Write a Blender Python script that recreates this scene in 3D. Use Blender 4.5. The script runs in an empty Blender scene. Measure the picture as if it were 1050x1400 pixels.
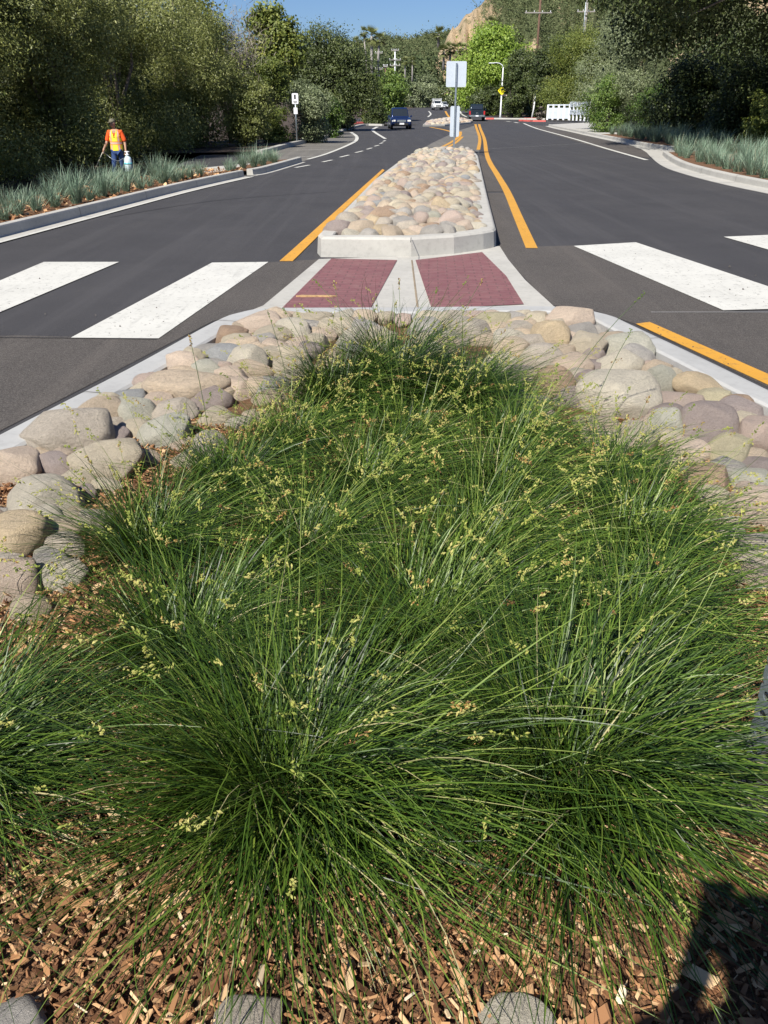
import bpy, bmesh, math, random
import numpy as np
from mathutils import Vector, Matrix, noise
R = math.radians
scene = bpy.context.scene
COL = scene.collection
random.seed(7)
RNG = np.random.default_rng(11)

# ---------------------------------------------------------------- camera
CAM_H = 1.65
PITCH = R(25.8)
F = 1140.0
cam_d = bpy.data.cameras.new("camera")
cam = bpy.data.objects.new("camera", cam_d)
COL.objects.link(cam)
cam.location = (0, 0, CAM_H)
cam.rotation_euler = (R(90) - PITCH, 0, 0)
cam_d.sensor_fit = 'VERTICAL'
cam_d.sensor_height = 36.0
cam_d.sensor_width = 27.0
cam_d.lens = F / 1400 * 36
cam_d.clip_start = 0.02
cam_d.clip_end = 5000
scene.camera = cam

# ---------------------------------------------------------------- light
SUN_EL, SUN_AZ = 46.0, 29.5          # shadows fall forward and to the right
world = bpy.data.worlds.new("World")
scene.world = world
world.use_nodes = True
wn = world.node_tree
bg = wn.nodes["Background"]
sky = wn.nodes.new("ShaderNodeTexSky")
sky.sky_type = 'NISHITA'
sky.sun_disc = False
sky.sun_elevation = R(SUN_EL)
sky.sun_rotation = R(180 + SUN_AZ)
sky.air_density = 1.0
sky.dust_density = 0.3
sky.ozone_density = 3.0
tintn = wn.nodes.new("ShaderNodeMix")
tintn.data_type = 'RGBA'
tintn.blend_type = 'MULTIPLY'
tintn.inputs[0].default_value = 1.0
tintn.inputs[7].default_value = (0.62, 0.76, 1.04, 1)
wn.links.new(sky.outputs[0], tintn.inputs[6])
wn.links.new(tintn.outputs[2], bg.inputs[0])
bg.inputs[1].default_value = 0.060
sun_d = bpy.data.lights.new("sun", 'SUN')
sun_d.energy = 5.0
sun_d.angle = R(0.53)
sun_d.color = (1.0, 0.95, 0.86)
sun = bpy.data.objects.new("sun", sun_d)
COL.objects.link(sun)
sd = Vector((math.sin(R(SUN_AZ)) * math.cos(R(SUN_EL)), math.cos(R(SUN_AZ)) * math.cos(R(SUN_EL)), -math.sin(R(SUN_EL))))
sun.rotation_euler = sd.to_track_quat('-Z', 'Y').to_euler()
scene.view_settings.view_transform = 'Standard'
scene.view_settings.look = 'None'
scene.view_settings.exposure = 0.64
scene.view_settings.gamma = 1.0
scene.cycles.max_bounces = 6
scene.cycles.transparent_max_bounces = 6

# ---------------------------------------------------------------- geometry helpers
def rise(y):
    t = max(0.0, y - 80.0)
    return 0.0135 * (t - 8 * (1 - math.exp(-t / 8)))

def ray(px, py):
    u = (px - 525) / F
    v = (700 - py) / F
    return u, math.cos(PITCH) + v * math.sin(PITCH), -math.sin(PITCH) + v * math.cos(PITCH)

def P(px, py, z=0.0):
    """photo pixel -> point on the road surface (+z)"""
    dx, dy, dz = ray(px, py)
    t = 0.2
    if dz < -1e-4:
        t0 = (z - CAM_H) / dz
        if dy * t0 < 80:
            return Vector((dx * t0, dy * t0, z))
    t = 60.0
    while t < 900:
        if CAM_H + dz * t < rise(dy * t) + z:
            break
        t += 0.25
    return Vector((dx * t, dy * t, rise(dy * t) + z))

def atd(px, py, d):
    dx, dy, dz = ray(px, py)
    t = d / dy
    return Vector((dx * t, d, CAM_H + dz * t))

def link(o, parent=None):
    COL.objects.link(o)
    if parent is not None:
        o.parent = parent
    return o

def tag(o, label=None, cat=None, group=None, kind=None):
    if label: o["label"] = label
    if cat: o["category"] = cat
    if group: o["group"] = group
    if kind: o["kind"] = kind
    return o

def empty(name, loc=(0, 0, 0), rz=0.0):
    o = bpy.data.objects.new(name, None)
    o.location = loc
    o.rotation_euler = (0, 0, rz)
    o.empty_display_size = 0.2
    return link(o)

def npmesh(name, V, Fc, mats, tint=None, smooth=False, midx=None):
    """V (N,3), Fc (M,k)"""
    V = np.asarray(V, dtype=np.float32)
    Fc = np.asarray(Fc, dtype=np.int32)
    me = bpy.data.meshes.new(name)
    me.vertices.add(len(V))
    me.vertices.foreach_set("co", V.ravel())
    k = Fc.shape[1]
    me.loops.add(Fc.size)
    me.loops.foreach_set("vertex_index", Fc.ravel())
    me.polygons.add(len(Fc))
    me.polygons.foreach_set("loop_start", np.arange(0, Fc.size, k, dtype=np.int32))
    try:
        me.polygons.foreach_set("loop_total", np.full(len(Fc), k, dtype=np.int32))
    except Exception:
        pass
    if midx is not None:
        me.polygons.foreach_set("material_index", np.asarray(midx, dtype=np.int32))
    me.polygons.foreach_set("use_smooth", np.full(len(Fc), smooth, dtype=bool))
    if tint is not None:
        a = me.attributes.new("tint", 'FLOAT', 'POINT')
        a.data.foreach_set("value", np.asarray(tint, dtype=np.float32))
    me.update(calc_edges=True)
    for m in (mats if isinstance(mats, (list, tuple)) else [mats]):
        me.materials.append(m)
    return me

def mobj(name, me, parent=None, loc=(0, 0, 0)):
    o = bpy.data.objects.new(name, me)
    o.location = loc
    return link(o, parent)

class MB:
    """collects simple solids into one mesh"""
    def __init__(s):
        s.bm = bmesh.new()
    def box(s, c, size, rot=None, bev=0.0):
        r = bmesh.ops.create_cube(s.bm, size=1.0)
        vs = r["verts"]
        M = Matrix.Translation(Vector(c)) @ (rot if rot is not None else Matrix.Identity(4)) @ Matrix.Diagonal((size[0], size[1], size[2], 1))
        bmesh.ops.transform(s.bm, matrix=M, verts=vs)
        if bev > 0:
            es = set()
            for v in vs:
                for e in v.link_edges: es.add(e)
            bmesh.ops.bevel(s.bm, geom=list(es), offset=bev, segments=2, affect='EDGES')
        return s
    def tube(s, pts, rad, n=10, cap=True):
        pts = [Vector(p) for p in pts]
        if not isinstance(rad, (list, tuple)): rad = [rad] * len(pts)
        rings = []
        prev = None
        for i, p in enumerate(pts):
            d = (pts[min(i + 1, len(pts) - 1)] - pts[max(i - 1, 0)]).normalized()
            if prev is None:
                a = d.orthogonal().normalized()
            else:
                a = (prev - d * prev.dot(d))
                a = a.normalized() if a.length > 1e-6 else d.orthogonal().normalized()
            prev = a
            b = d.cross(a)
            rings.append([s.bm.verts.new(p + (a * math.cos(2 * math.pi * k / n) + b * math.sin(2 * math.pi * k / n)) * rad[i]) for k in range(n)])
        for i in range(len(rings) - 1):
            for k in range(n):
                f = s.bm.faces.new((rings[i][k], rings[i][(k + 1) % n], rings[i + 1][(k + 1) % n], rings[i + 1][k]))
                f.smooth = True
        if cap:
            s.bm.faces.new(rings[0][::-1]); s.bm.faces.new(rings[-1])
        return s
    def prism(s, poly, thick, M=None):
        """poly list of (x,y) extruded along +z by thick, transformed by M"""
        M = M or Matrix.Identity(4)
        a = [s.bm.verts.new(M @ Vector((x, y, 0))) for x, y in poly]
        b = [s.bm.verts.new(M @ Vector((x, y, thick))) for x, y in poly]
        s.bm.faces.new(a[::-1]); s.bm.faces.new(b)
        n = len(poly)
        for i in range(n):
            s.bm.faces.new((a[i], a[(i + 1) % n], b[(i + 1) % n], b[i]))
        return s
    def sphere(s, c, r, sub=2, sc=(1, 1, 1)):
        q = bmesh.ops.create_icosphere(s.bm, subdivisions=sub, radius=r)
        bmesh.ops.transform(s.bm, matrix=Matrix.Translation(Vector(c)) @ Matrix.Diagonal((sc[0], sc[1], sc[2], 1)), verts=q["verts"])
        for v in q["verts"]:
            for f in v.link_faces: f.smooth = True
        return s
    def loft(s, rings, close=True, cap=True, smooth=True):
        vr = [[s.bm.verts.new(Vector(p)) for p in r] for r in rings]
        n = len(vr[0])
        for i in range(len(vr) - 1):
            for k in range(n if close else n - 1):
                f = s.bm.faces.new((vr[i][k], vr[i][(k + 1) % n], vr[i + 1][(k + 1) % n], vr[i + 1][k]))
                f.smooth = smooth
        if cap and close:
            s.bm.faces.new(vr[0][::-1]); s.bm.faces.new(vr[-1])
        return s
    def poly(s, pts):
        s.bm.faces.new([s.bm.verts.new(Vector(p)) for p in pts])
        return s
    def build(s, name, mat, parent=None, loc=(0, 0, 0), recalc=True):
        if recalc:
            bmesh.ops.recalc_face_normals(s.bm, faces=s.bm.faces[:])
        me = bpy.data.meshes.new(name)
        s.bm.to_mesh(me)
        s.bm.free()
        me.materials.append(mat)
        return mobj(name, me, parent, loc)

# ---------------------------------------------------------------- materials
def newmat(name):
    m = bpy.data.materials.new(name)
    m.use_nodes = True
    return m, m.node_tree.nodes, m.node_tree.links, m.node_tree.nodes["Principled BSDF"]

def mat(name, col, rough=0.7, metal=0.0, var=0.12, scale=6.0, bump=0.0, bscale=None, spec=0.5, coord='Object', fine=None):
    """principled with noise-varied colour and bump"""
    m, N, L, B = newmat(name)
    tc = N.new("ShaderNodeTexCoord")
    nz = N.new("ShaderNodeTexNoise"); nz.inputs["Scale"].default_value = scale; nz.inputs["Detail"].default_value = 6
    nz.inputs["Roughness"].default_value = 0.65
    L.new(tc.outputs[coord], nz.inputs["Vector"])
    rp = N.new("ShaderNodeValToRGB")
    c = Vector(col[:3])
    lo = c * (1 - var); hi = c * (1 + var)
    rp.color_ramp.elements[0].color = (*lo, 1); rp.color_ramp.elements[0].position = 0.3
    rp.color_ramp.elements[1].color = (*hi, 1); rp.color_ramp.elements[1].position = 0.7
    L.new(nz.outputs[0], rp.inputs[0])
    L.new(rp.outputs[0], B.inputs["Base Color"])
    B.inputs["Roughness"].default_value = rough
    B.inputs["Metallic"].default_value = metal
    B.inputs["Specular IOR Level"].default_value = spec
    if bump > 0:
        n2 = N.new("ShaderNodeTexNoise"); n2.inputs["Scale"].default_value = bscale or scale * 8; n2.inputs["Detail"].default_value = 4
        L.new(tc.outputs[coord], n2.inputs["Vector"])
        bp = N.new("ShaderNodeBump"); bp.inputs["Strength"].default_value = bump; bp.inputs["Distance"].default_value = 0.02
        L.new(n2.outputs[0], bp.inputs["Height"])
        L.new(bp.outputs[0], B.inputs["Normal"])
    return m

def mixrgb(N, L, fac, a, b, mode='MIX'):
    x = N.new("ShaderNodeMix"); x.data_type = 'RGBA'; x.blend_type = mode
    for i, v in ((0, fac), (6, a), (7, b)):
        if isinstance(v, (int, float)): x.inputs[i].default_value = v
        elif isinstance(v, tuple): x.inputs[i].default_value = (*v[:3], 1)
        else: L.new(v, x.inputs[i])
    return x.outputs[2]

def noise_out(N, L, vec, scale, detail=5, rough=0.6, lo=None, hi=None):
    n = N.new("ShaderNodeTexNoise"); n.inputs["Scale"].default_value = scale
    n.inputs["Detail"].default_value = detail; n.inputs["Roughness"].default_value = rough
    L.new(vec, n.inputs["Vector"])
    if lo is None: return n.outputs[0]
    mr = N.new("ShaderNodeMapRange"); mr.inputs[1].default_value = lo; mr.inputs[2].default_value = hi
    L.new(n.outputs[0], mr.inputs[0])
    return mr.outputs[0]

def asphalt_mat(name, base, warm, speck, stretch=1.0):
    m, N, L, B = newmat(name)
    tc = N.new("ShaderNodeTexCoord")
    v = tc.outputs["Object"]
    mp = N.new("ShaderNodeMapping"); mp.inputs["Scale"].default_value = (1, 0.14, 1)
    L.new(v, mp.inputs[0])
    big = noise_out(N, L, mp.outputs[0], 1.1, 5, .6, .35, .68)
    med = noise_out(N, L, v, .55, 8, .72, .35, .65)
    fin = noise_out(N, L, v, 130, 3, .7, .42, .75)
    c = mixrgb(N, L, big, base, warm)
    c = mixrgb(N, L, med, c, tuple(x * 0.72 for x in base))
    mpw = N.new("ShaderNodeMapping"); mpw.inputs["Scale"].default_value = (2.2, .05, 1); L.new(v, mpw.inputs[0])
    c = mixrgb(N, L, noise_out(N, L, mpw.outputs[0], 1.0, 6, .7, .50, .80), c, tuple(x * 1.35 for x in warm))
    cs = mixrgb(N, L, fin, c, speck)
    vo = N.new("ShaderNodeTexVoronoi"); vo.inputs["Scale"].default_value = 26
    L.new(v, vo.inputs["Vector"])
    mr = N.new("ShaderNodeMapRange"); mr.inputs[1].default_value = .06; mr.inputs[2].default_value = .03
    mr.inputs[3].default_value = 0; mr.inputs[4].default_value = .5
    L.new(vo.outputs["Distance"], mr.inputs[0])
    n3 = noise_out(N, L, v, 5, 3, .6, .5, .62)
    mu = N.new("ShaderNodeMath"); mu.operation = 'MULTIPLY'
    L.new(mr.outputs[0], mu.inputs[0]); L.new(n3, mu.inputs[1])
    c3 = mixrgb(N, L, mu.outputs[0], cs, (.25, .24, .22))
    L.new(c3, B.inputs["Base Color"])
    B.inputs["Roughness"].default_value = .82
    B.inputs["Specular IOR Level"].default_value = .35
    bp = N.new("ShaderNodeBump"); bp.inputs["Strength"].default_value = .5; bp.inputs["Distance"].default_value = .008
    L.new(noise_out(N, L, v, 160, 3, .7), bp.inputs["Height"]); L.new(bp.outputs[0], B.inputs["Normal"])
    return m

def paint_mat(name, col, wear):
    m, N, L, B = newmat(name)
    tc = N.new("ShaderNodeTexCoord"); v = tc.outputs["Object"]
    w = noise_out(N, L, v, 14, 10, .82, .545, .68)
    d = noise_out(N, L, v, 1.7, 5, .6, .3, .75)
    c = mixrgb(N, L, d, col, tuple(x * .86 for x in col))
    mm = N.new("ShaderNodeMath"); mm.operation = 'MULTIPLY'; L.new(w, mm.inputs[0]); mm.inputs[1].default_value = wear
    c = mixrgb(N, L, mm.outputs[0], c, (.09, .085, .08))
    mp = N.new("ShaderNodeMapping"); mp.inputs["Scale"].default_value = (3, .25, 1); L.new(v, mp.inputs[0])
    tr = noise_out(N, L, mp.outputs[0], 4, 5, .6, .58, .75)
    m2 = N.new("ShaderNodeMath"); m2.operation = 'MULTIPLY'; L.new(tr, m2.inputs[0]); m2.inputs[1].default_value = .5
    c = mixrgb(N, L, m2.outputs[0], c, tuple(x * .5 for x in col))
    L.new(c, B.inputs["Base Color"]); B.inputs["Roughness"].default_value = .65
    bp = N.new("ShaderNodeBump"); bp.inputs["Strength"].default_value = .3; bp.inputs["Distance"].default_value = .004
    L.new(noise_out(N, L, v, 140, 3, .7), bp.inputs["Height"]); L.new(bp.outputs[0], B.inputs["Normal"])
    return m

def concrete_mat(name, col, stain=.35):
    m, N, L, B = newmat(name)
    tc = N.new("ShaderNodeTexCoord"); v = tc.outputs["Object"]
    a = noise_out(N, L, v, 1.3, 6, .65, .3, .72)
    b = noise_out(N, L, v, 14, 6, .7, .5, .75)
    f = noise_out(N, L, v, 220, 2, .6, .3, .8)
    c = mixrgb(N, L, a, col, tuple(x * .78 for x in col))
    m2 = N.new("ShaderNodeMath"); m2.operation = 'MULTIPLY'; L.new(b, m2.inputs[0]); m2.inputs[1].default_value = stain
    c = mixrgb(N, L, m2.outputs[0], c, tuple(x * .5 for x in col))
    m3 = N.new("ShaderNodeMath"); m3.operation = 'MULTIPLY'; L.new(f, m3.inputs[0]); m3.inputs[1].default_value = .25
    c = mixrgb(N, L, m3.outputs[0], c, tuple(x * .7 for x in col))
    L.new(c, B.inputs["Base Color"]); B.inputs["Roughness"].default_value = .85; B.inputs["Specular IOR Level"].default_value = .3
    bp = N.new("ShaderNodeBump"); bp.inputs["Strength"].default_value = .35; bp.inputs["Distance"].default_value = .006
    L.new(noise_out(N, L, v, 60, 5, .7), bp.inputs["Height"]); L.new(bp.outputs[0], B.inputs["Normal"])
    return m

def leaf_mat(name, stops, rough=.5, trans=.25, spec=.4):
    m, N, L, B = newmat(name)
    at = N.new("ShaderNodeAttribute"); at.attribute_name = "tint"
    rp = N.new("ShaderNodeValToRGB")
    el = rp.color_ramp.elements
    while len(el) < len(stops): el.new(0.5)
    for e, (p, c) in zip(el, stops):
        e.position = p; e.color = (*c, 1)
    L.new(at.outputs["Fac"], rp.inputs[0])
    L.new(rp.outputs[0], B.inputs["Base Color"])
    B.inputs["Roughness"].default_value = rough
    B.inputs["Specular IOR Level"].default_value = spec
    if trans > 0:
        t = N.new("ShaderNodeBsdfTranslucent"); L.new(rp.outputs[0], t.inputs[0])
        mx = N.new("ShaderNodeMixShader"); mx.inputs[0].default_value = trans
        L.new(B.outputs[0], mx.inputs[1]); L.new(t.outputs[0], mx.inputs[2])
        L.new(mx.outputs[0], N["Material Output"].inputs[0])
    return m

def stone_mat(name, c1, c2, sp, k=1.0):
    m, N, L, B = newmat(name)
    tc = N.new("ShaderNodeTexCoord"); oi = N.new("ShaderNodeObjectInfo")
    ad = N.new("ShaderNodeVectorMath"); ad.operation = 'ADD'
    sc = N.new("ShaderNodeVectorMath"); sc.operation = 'SCALE'
    cx = N.new("ShaderNodeCombineXYZ")
    L.new(oi.outputs["Random"], cx.inputs[0]); L.new(oi.outputs["Random"], cx.inputs[2])
    L.new(cx.outputs[0], sc.inputs[0]); sc.inputs["Scale"].default_value = 37
    s2 = N.new("ShaderNodeVectorMath"); s2.operation = 'SCALE'; s2.inputs["Scale"].default_value = k
    L.new(tc.outputs["Object"], s2.inputs[0]); L.new(s2.outputs[0], ad.inputs[0]); L.new(sc.outputs[0], ad.inputs[1])
    v = ad.outputs[0]
    a = noise_out(N, L, v, .9, 5, .6, .36, .64)
    b = noise_out(N, L, v, 6, 8, .75, .42, .7)
    f = noise_out(N, L, v, 15, 9, .9, .46, .66)
    c = mixrgb(N, L, a, c1, c2)
    mb_ = N.new("ShaderNodeMath"); mb_.operation = 'MULTIPLY'; L.new(b, mb_.inputs[0]); mb_.inputs[1].default_value = .36
    c = mixrgb(N, L, mb_.outputs[0], c, tuple(x * .62 for x in c2))
    mf = N.new("ShaderNodeMath"); mf.operation = 'MULTIPLY'; L.new(f, mf.inputs[0]); mf.inputs[1].default_value = .72
    c = mixrgb(N, L, mf.outputs[0], c, sp)
    hv = N.new("ShaderNodeHueSaturation")
    mr = N.new("ShaderNodeMapRange"); mr.inputs[3].default_value = .88; mr.inputs[4].default_value = 1.12
    L.new(oi.outputs["Random"], mr.inputs[0]); L.new(mr.outputs[0], hv.inputs["Value"]); L.new(c, hv.inputs["Color"])
    L.new(hv.outputs[0], B.inputs["Base Color"])
    B.inputs["Roughness"].default_value = .8; B.inputs["Specular IOR Level"].default_value = .3
    bp = N.new("ShaderNodeBump"); bp.inputs["Strength"].default_value = .75; bp.inputs["Distance"].default_value = .1
    L.new(noise_out(N, L, v, 9, 10, .82), bp.inputs["Height"]); L.new(bp.outputs[0], B.inputs["Normal"])
    return m

M = {}
M['asphalt'] = asphalt_mat('asphalt_slurry', (.030, .0295, .034), (.044, .042, .044), (.105, .10, .098))
M['asphalt_old'] = asphalt_mat('asphalt_worn', (.052, .045, .040), (.070, .060, .052), (.17, .155, .14))
M['asphalt_pale'] = asphalt_mat('asphalt_pale', (.125, .118, .108), (.15, .138, .122), (.2, .19, .17))
M['white_paint'] = paint_mat('white_paint', (.60, .59, .54), .95)
M['yellow_paint'] = paint_mat('yellow_paint', (.60, .30, .035), .9)
M['concrete'] = concrete_mat('concrete', (.47, .455, .415), .5)
M['concrete_grey'] = concrete_mat('concrete_grey', (.43, .43, .42), .4)
M['red_paint'] = paint_mat('red_paint', (.55, .10, .08), 1.0)
M['galv'] = mat('galvanised_steel', (.33, .37, .40), .42, .75, .22, 18, .1, 60)
M['alu'] = mat('aluminium_sheet', (.56, .62, .68), .5, .3, .05, 5)
M['white_metal'] = mat('white_painted_metal', (.72, .74, .76), .5, .0, .08, 3)
M['wood_pole'] = mat('weathered_wood', (.13, .075, .05), .9, 0, .3, 9, .3, 40)
M['grey_wood'] = mat('grey_wood', (.28, .26, .24), .9, 0, .3, 9, .3, 40)
M['bark'] = mat('bark', (.16, .135, .115), .95, 0, .4, 7, .8, 25)
M['dark_bark'] = mat('dark_bark', (.055, .045, .036), .95, 0, .4, 7, .8, 25)
M['black'] = mat('black_rubber', (.015, .015, .016), .7, 0, .2)
M['glass'] = mat('dark_glass', (.02, .025, .03), .08, 0, .1, spec=.8)
M['navy'] = mat('dark_blue_car_paint', (.012, .028, .10), .18, .35, .05, 3)
M['slate'] = mat('dark_slate_car_paint', (.018, .032, .045), .2, .35, .05, 3)
M['white_car'] = mat('white_car_paint', (.75, .75, .74), .25, 0, .03, 3)
M['silver_car'] = mat('silver_car_paint', (.5, .53, .55), .25, .3, .03, 3)
M['chrome'] = mat('chrome', (.7, .7, .7), .18, 1, .03, 3)
M['lens'] = mat('lamp_lens', (.75, .75, .72), .15, 0, .05, 3)
M['tail'] = mat('red_tail_lens', (.45, .02, .02), .25, 0, .1, 3)
M['skin'] = mat('skin', (.42, .24, .16), .55, 0, .08, 20)
M['orange_cloth'] = mat('orange_cloth', (.80, .10, .015), .9, 0, .08, 12, .2)
M['vest_yellow'] = mat('lime_vest_cloth', (.80, .72, .05), .85, 0, .06, 12)
M['vest_orange'] = mat('orange_vest_tape', (.85, .26, .05), .8, 0, .05, 12)
M['silver_tape'] = mat('silver_tape', (.70, .50, .42), .45, .2, .08, 12)
M['denim'] = mat('denim', (.025, .055, .16), .9, 0, .25, 15, .2)
M['camo'] = mat('camouflage_cloth', (.14, .13, .09), .9, 0, .55, 22)
M['dark_cloth'] = mat('dark_cloth', (.03, .03, .035), .9, 0, .1)
M['hair'] = mat('dark_hair', (.03, .02, .015), .8, 0, .2)
M['jug'] = mat('translucent_white_plastic', (.62, .74, .76), .35, 0, .05, 4)
M['jug_blue'] = mat('pale_blue_band', (.12, .50, .60), .4, 0, .05, 4)
M['sign_yellow'] = mat('warning_yellow', (.85, .75, .02), .45, 0, .03)
M['sign_white'] = mat('sign_white', (.75, .76, .78), .45, 0, .03)
M['sign_black'] = mat('sign_black', (.02, .02, .02), .5, 0, .03)
M['soil'] = mat('leaf_litter_soil', (.06, .04, .026), .95, 0, .4, 4, .8, 60)
M['dirt'] = mat('dry_verge_soil', (.24, .19, .13), .95, 0, .35, 1.2, .5, 20)
M['mulch_base'] = mat('mulch_base', (.15, .075, .035), .95, 0, .6, 38, 1.0, 90)

# ---------------------------------------------------------------- ground and roads
def ground():
    ys = np.concatenate([np.linspace(-40, 10, 14), np.linspace(12, 40, 29), np.linspace(44, 130, 30), np.linspace(145, 620, 36), np.array([900, 1500, 2600])])
    xs = np.concatenate([np.array([-2500, -900, -400, -200, -120]), np.linspace(-80, -12, 16), np.linspace(-11, 30, 30), np.linspace(34, 120, 14), np.array([200, 400, 900, 2500])])
    V = []
    for y in ys:
        for x in xs:
            z = rise(min(y, 420)) - .05
            if x < left_kerb_x(y) - 1.0 and 8 < y < 40:
                k = min(1, (left_kerb_x(y) - 1.0 - x) / 2.5) * min(1, (y - 8) / 6) * min(1, (40 - y) / 8)
                z -= .42 * k
            V.append((x, y, z))
    n = len(xs)
    Fc = [(j * n + i, j * n + i + 1, (j + 1) * n + i + 1, (j + 1) * n + i) for j in range(len(ys) - 1) for i in range(n - 1)]
    me = npmesh("ground", V, Fc, M['soil'], smooth=True)
    tag(mobj("ground", me), kind="structure")

# left gutter edge (asphalt side), as pixels on the road plane
LK = [P(-60, 348), P(0, 332), P(130, 297), P(260, 262), P(345, 242)]
def left_kerb_x(y):
    pts = [(-40, -8.0), (8, -7.0)] + [(p.y, p.x) for p in LK] + [(46, -4.6), (60, -4.4), (400, -5)]
    for (a, b), (c, d) in zip(pts, pts[1:]):
        if y <= c: return b + (d - b) * (y - a) / (c - a)
    return -5
ground()

def strip(name, rows, z, material, parent=None):
    """rows: list of (y, xl, xr)"""
    V = []
    for y, a, b in rows:
        V += [(a, y, rise(y) + z), (b, y, rise(y) + z)]
    Fc = [(2 * i, 2 * i + 1, 2 * i + 3, 2 * i + 2) for i in range(len(rows) - 1)]
    return mobj(name, npmesh(name, V, Fc, material), parent)

def interp_rows(keys, step=4.0):
    out = []
    for (y0, a0, b0), (y1, a1, b1) in zip(keys, keys[1:]):
        k = max(1, int((y1 - y0) / step))
        for i in range(k):
            t = i / k
            out.append((y0 + (y1 - y0) * t, a0 + (a1 - a0) * t, b0 + (b1 - b0) * t))
    out.append(keys[-1])
    return out

road = strip("road", interp_rows([(-40, -8, 10), (10, -7.5, 10.5), (20, -6, 12), (45, -8, 16), (70, -8, 22), (100, -6, 26), (112, -9, 26), (118, -4.0, 18), (150, -1.0, 15), (200, 4, 19), (300, 16, 31), (420, 34, 48)], 1.5), 0.0, M['asphalt'])
tag(road, kind="structure")

def patch(name, pts, z, material, parent=road):
    """flat polygon (convex-ish) given as world points"""
    mb = MB()
    mb.poly([(p[0], p[1], rise(p[1]) + z) for p in pts])
    if max(p[1] for p in pts) > 78:
        bmesh.ops.triangulate(mb.bm, faces=mb.bm.faces[:])
        for _ in range(3): bmesh.ops.subdivide_edges(mb.bm, edges=mb.bm.edges[:], cuts=1, use_grid_fill=True)
        for v_ in mb.bm.verts: v_.co.z = rise(v_.co.y) + z
    o = mb.build(name, material, parent)
    if o.data.polygons and o.data.polygons[0].normal.z < 0:
        o.data.flip_normals()
    return o

def pxpoly(name, pts, z, material, base=0.0, parent=road):
    return patch(name, [P(a, b, base) for a, b in pts], z, material, parent)

def band(name, pts, widths, z, material, parent=road, sub=6):
    """painted line through world points with given widths (smoothed)"""
    pts = [Vector((p[0], p[1])) for p in pts]
    if not isinstance(widths, (list, tuple)): widths = [widths] * len(pts)
    q, w = [], []
    for i in range(len(pts) - 1):
        p0 = pts[max(0, i - 1)]; p1 = pts[i]; p2 = pts[i + 1]; p3 = pts[min(len(pts) - 1, i + 2)]
        for k in range(sub):
            t = k / sub
            q.append(0.5 * ((2 * p1) + (p2 - p0) * t + (2 * p0 - 5 * p1 + 4 * p2 - p3) * t * t + (3 * p1 - p0 - 3 * p2 + p3) * t ** 3) if len(pts) > 2 else p1.lerp(p2, t))
            w.append(widths[i] * (1 - t) + widths[i + 1] * t)
    q.append(pts[-1]); w.append(widths[-1])
    V = []
    for i, p in enumerate(q):
        d = (q[min(i + 1, len(q) - 1)] - q[max(i - 1, 0)]).normalized()
        nrm = Vector((-d.y, d.x)) * w[i] / 2
        V += [(p.x + nrm.x, p.y + nrm.y, rise(p.y) + z), (p.x - nrm.x, p.y - nrm.y, rise(p.y) + z)]
    Fc = [(2 * i + 1, 2 * i + 3, 2 * i + 2, 2 * i) for i in range(len(q) - 1)]
    return mobj(name, npmesh(name, V, Fc, material), parent)

# older brown asphalt round the crossing and in the wheel-free strips
def W(*a): return [P(x, y) for x, y in a]
pxpoly("worn_asphalt", [(-200, 470), (20, 459), (217, 464), (367, 359), (436, 355), (362, 420), (290, 440), (0, 590), (-260, 720)], .004, M['asphalt_old'])
pxpoly("worn_asphalt", [(676, 339), (785, 336), (990, 426), (1150, 432), (1250, 640), (1050, 530), (867, 443), (800, 421), (753, 418), (695, 357)], .004, M['asphalt_old'])
pxpoly("worn_asphalt", [(664, 264), (690, 264), (722, 339), (684, 339)], .0045, M['asphalt_old'])
pxpoly("worn_asphalt", [(655, 212), (663, 214), (688, 262), (664, 262)], .0045, M['asphalt_old'])
pxpoly("worn_asphalt", [(570, 208), (590, 196), (628, 178), (648, 172), (657, 190), (655, 210), (645, 204)], .004, M['asphalt_pale'])
pxpoly("worn_asphalt", [(720, 171), (745, 172), (883, 204), (888, 216), (860, 213), (800, 197)], .004, M['asphalt_old'])
pxpoly("worn_asphalt", [(345, 240), (420, 219), (448, 211), (480, 197), (488, 190), (480, 181), (465, 181), (444, 190), (402, 199), (330, 222)], .004, M['asphalt_pale'])

# crosswalk stripes
for st in ([(60, 359), (163, 359), (0, 428), (-110, 478), (-200, 470)], [(290, 360), (367, 359), (217, 464), (97, 463)],
           [(784, 337), (869, 332), (1050, 392.5), (1140, 421), (989, 425.5)], [(989, 324.5), (1060, 321.5), (1300, 375), (1200, 385)], ):
    pxpoly("crosswalk_stripe", st, .009, M['white_paint'])
# yellow edge lines
def mid(a, b): return ((a[0] + b[0]) / 2, (a[1] + b[1]) / 2)
pxpoly("yellow_line", [(382, 358), (400, 358), (526, 233), (523, 231.5)], .009, M['yellow_paint'])
band("yellow_line", W((727, 340), (709.5, 300), (693, 262), (680, 239.5), (669.5, 222), (664.8, 208), (661.5, 188), (655, 170)), [.155, .155, .16, .165, .17, .17, .2, .25], .009, M['yellow_paint'])
band("yellow_line", W((654, 205), (655.5, 187), (650, 170)), [.16, .18, .25], .0092, M['yellow_paint'])
band("yellow_line", W((600, 203), (617, 194.5), (628, 186), (629, 180)), [.17, .18, .25, .3], .009, M['yellow_paint'])
band("yellow_line", W((602, 206), (622, 196), (632, 187)), [.15, .17, .2], .0092, M['yellow_paint'])
band("yellow_line", W((588, 174), (604, 177), (620, 181)), [.3, .3, .3], .0094, M['yellow_paint'])
pxpoly("yellow_line", [(869, 444), (888, 441.5), (1050, 513), (1230, 592), (1240, 618), (1050, 528)], .0095, M['yellow_paint'])
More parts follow.
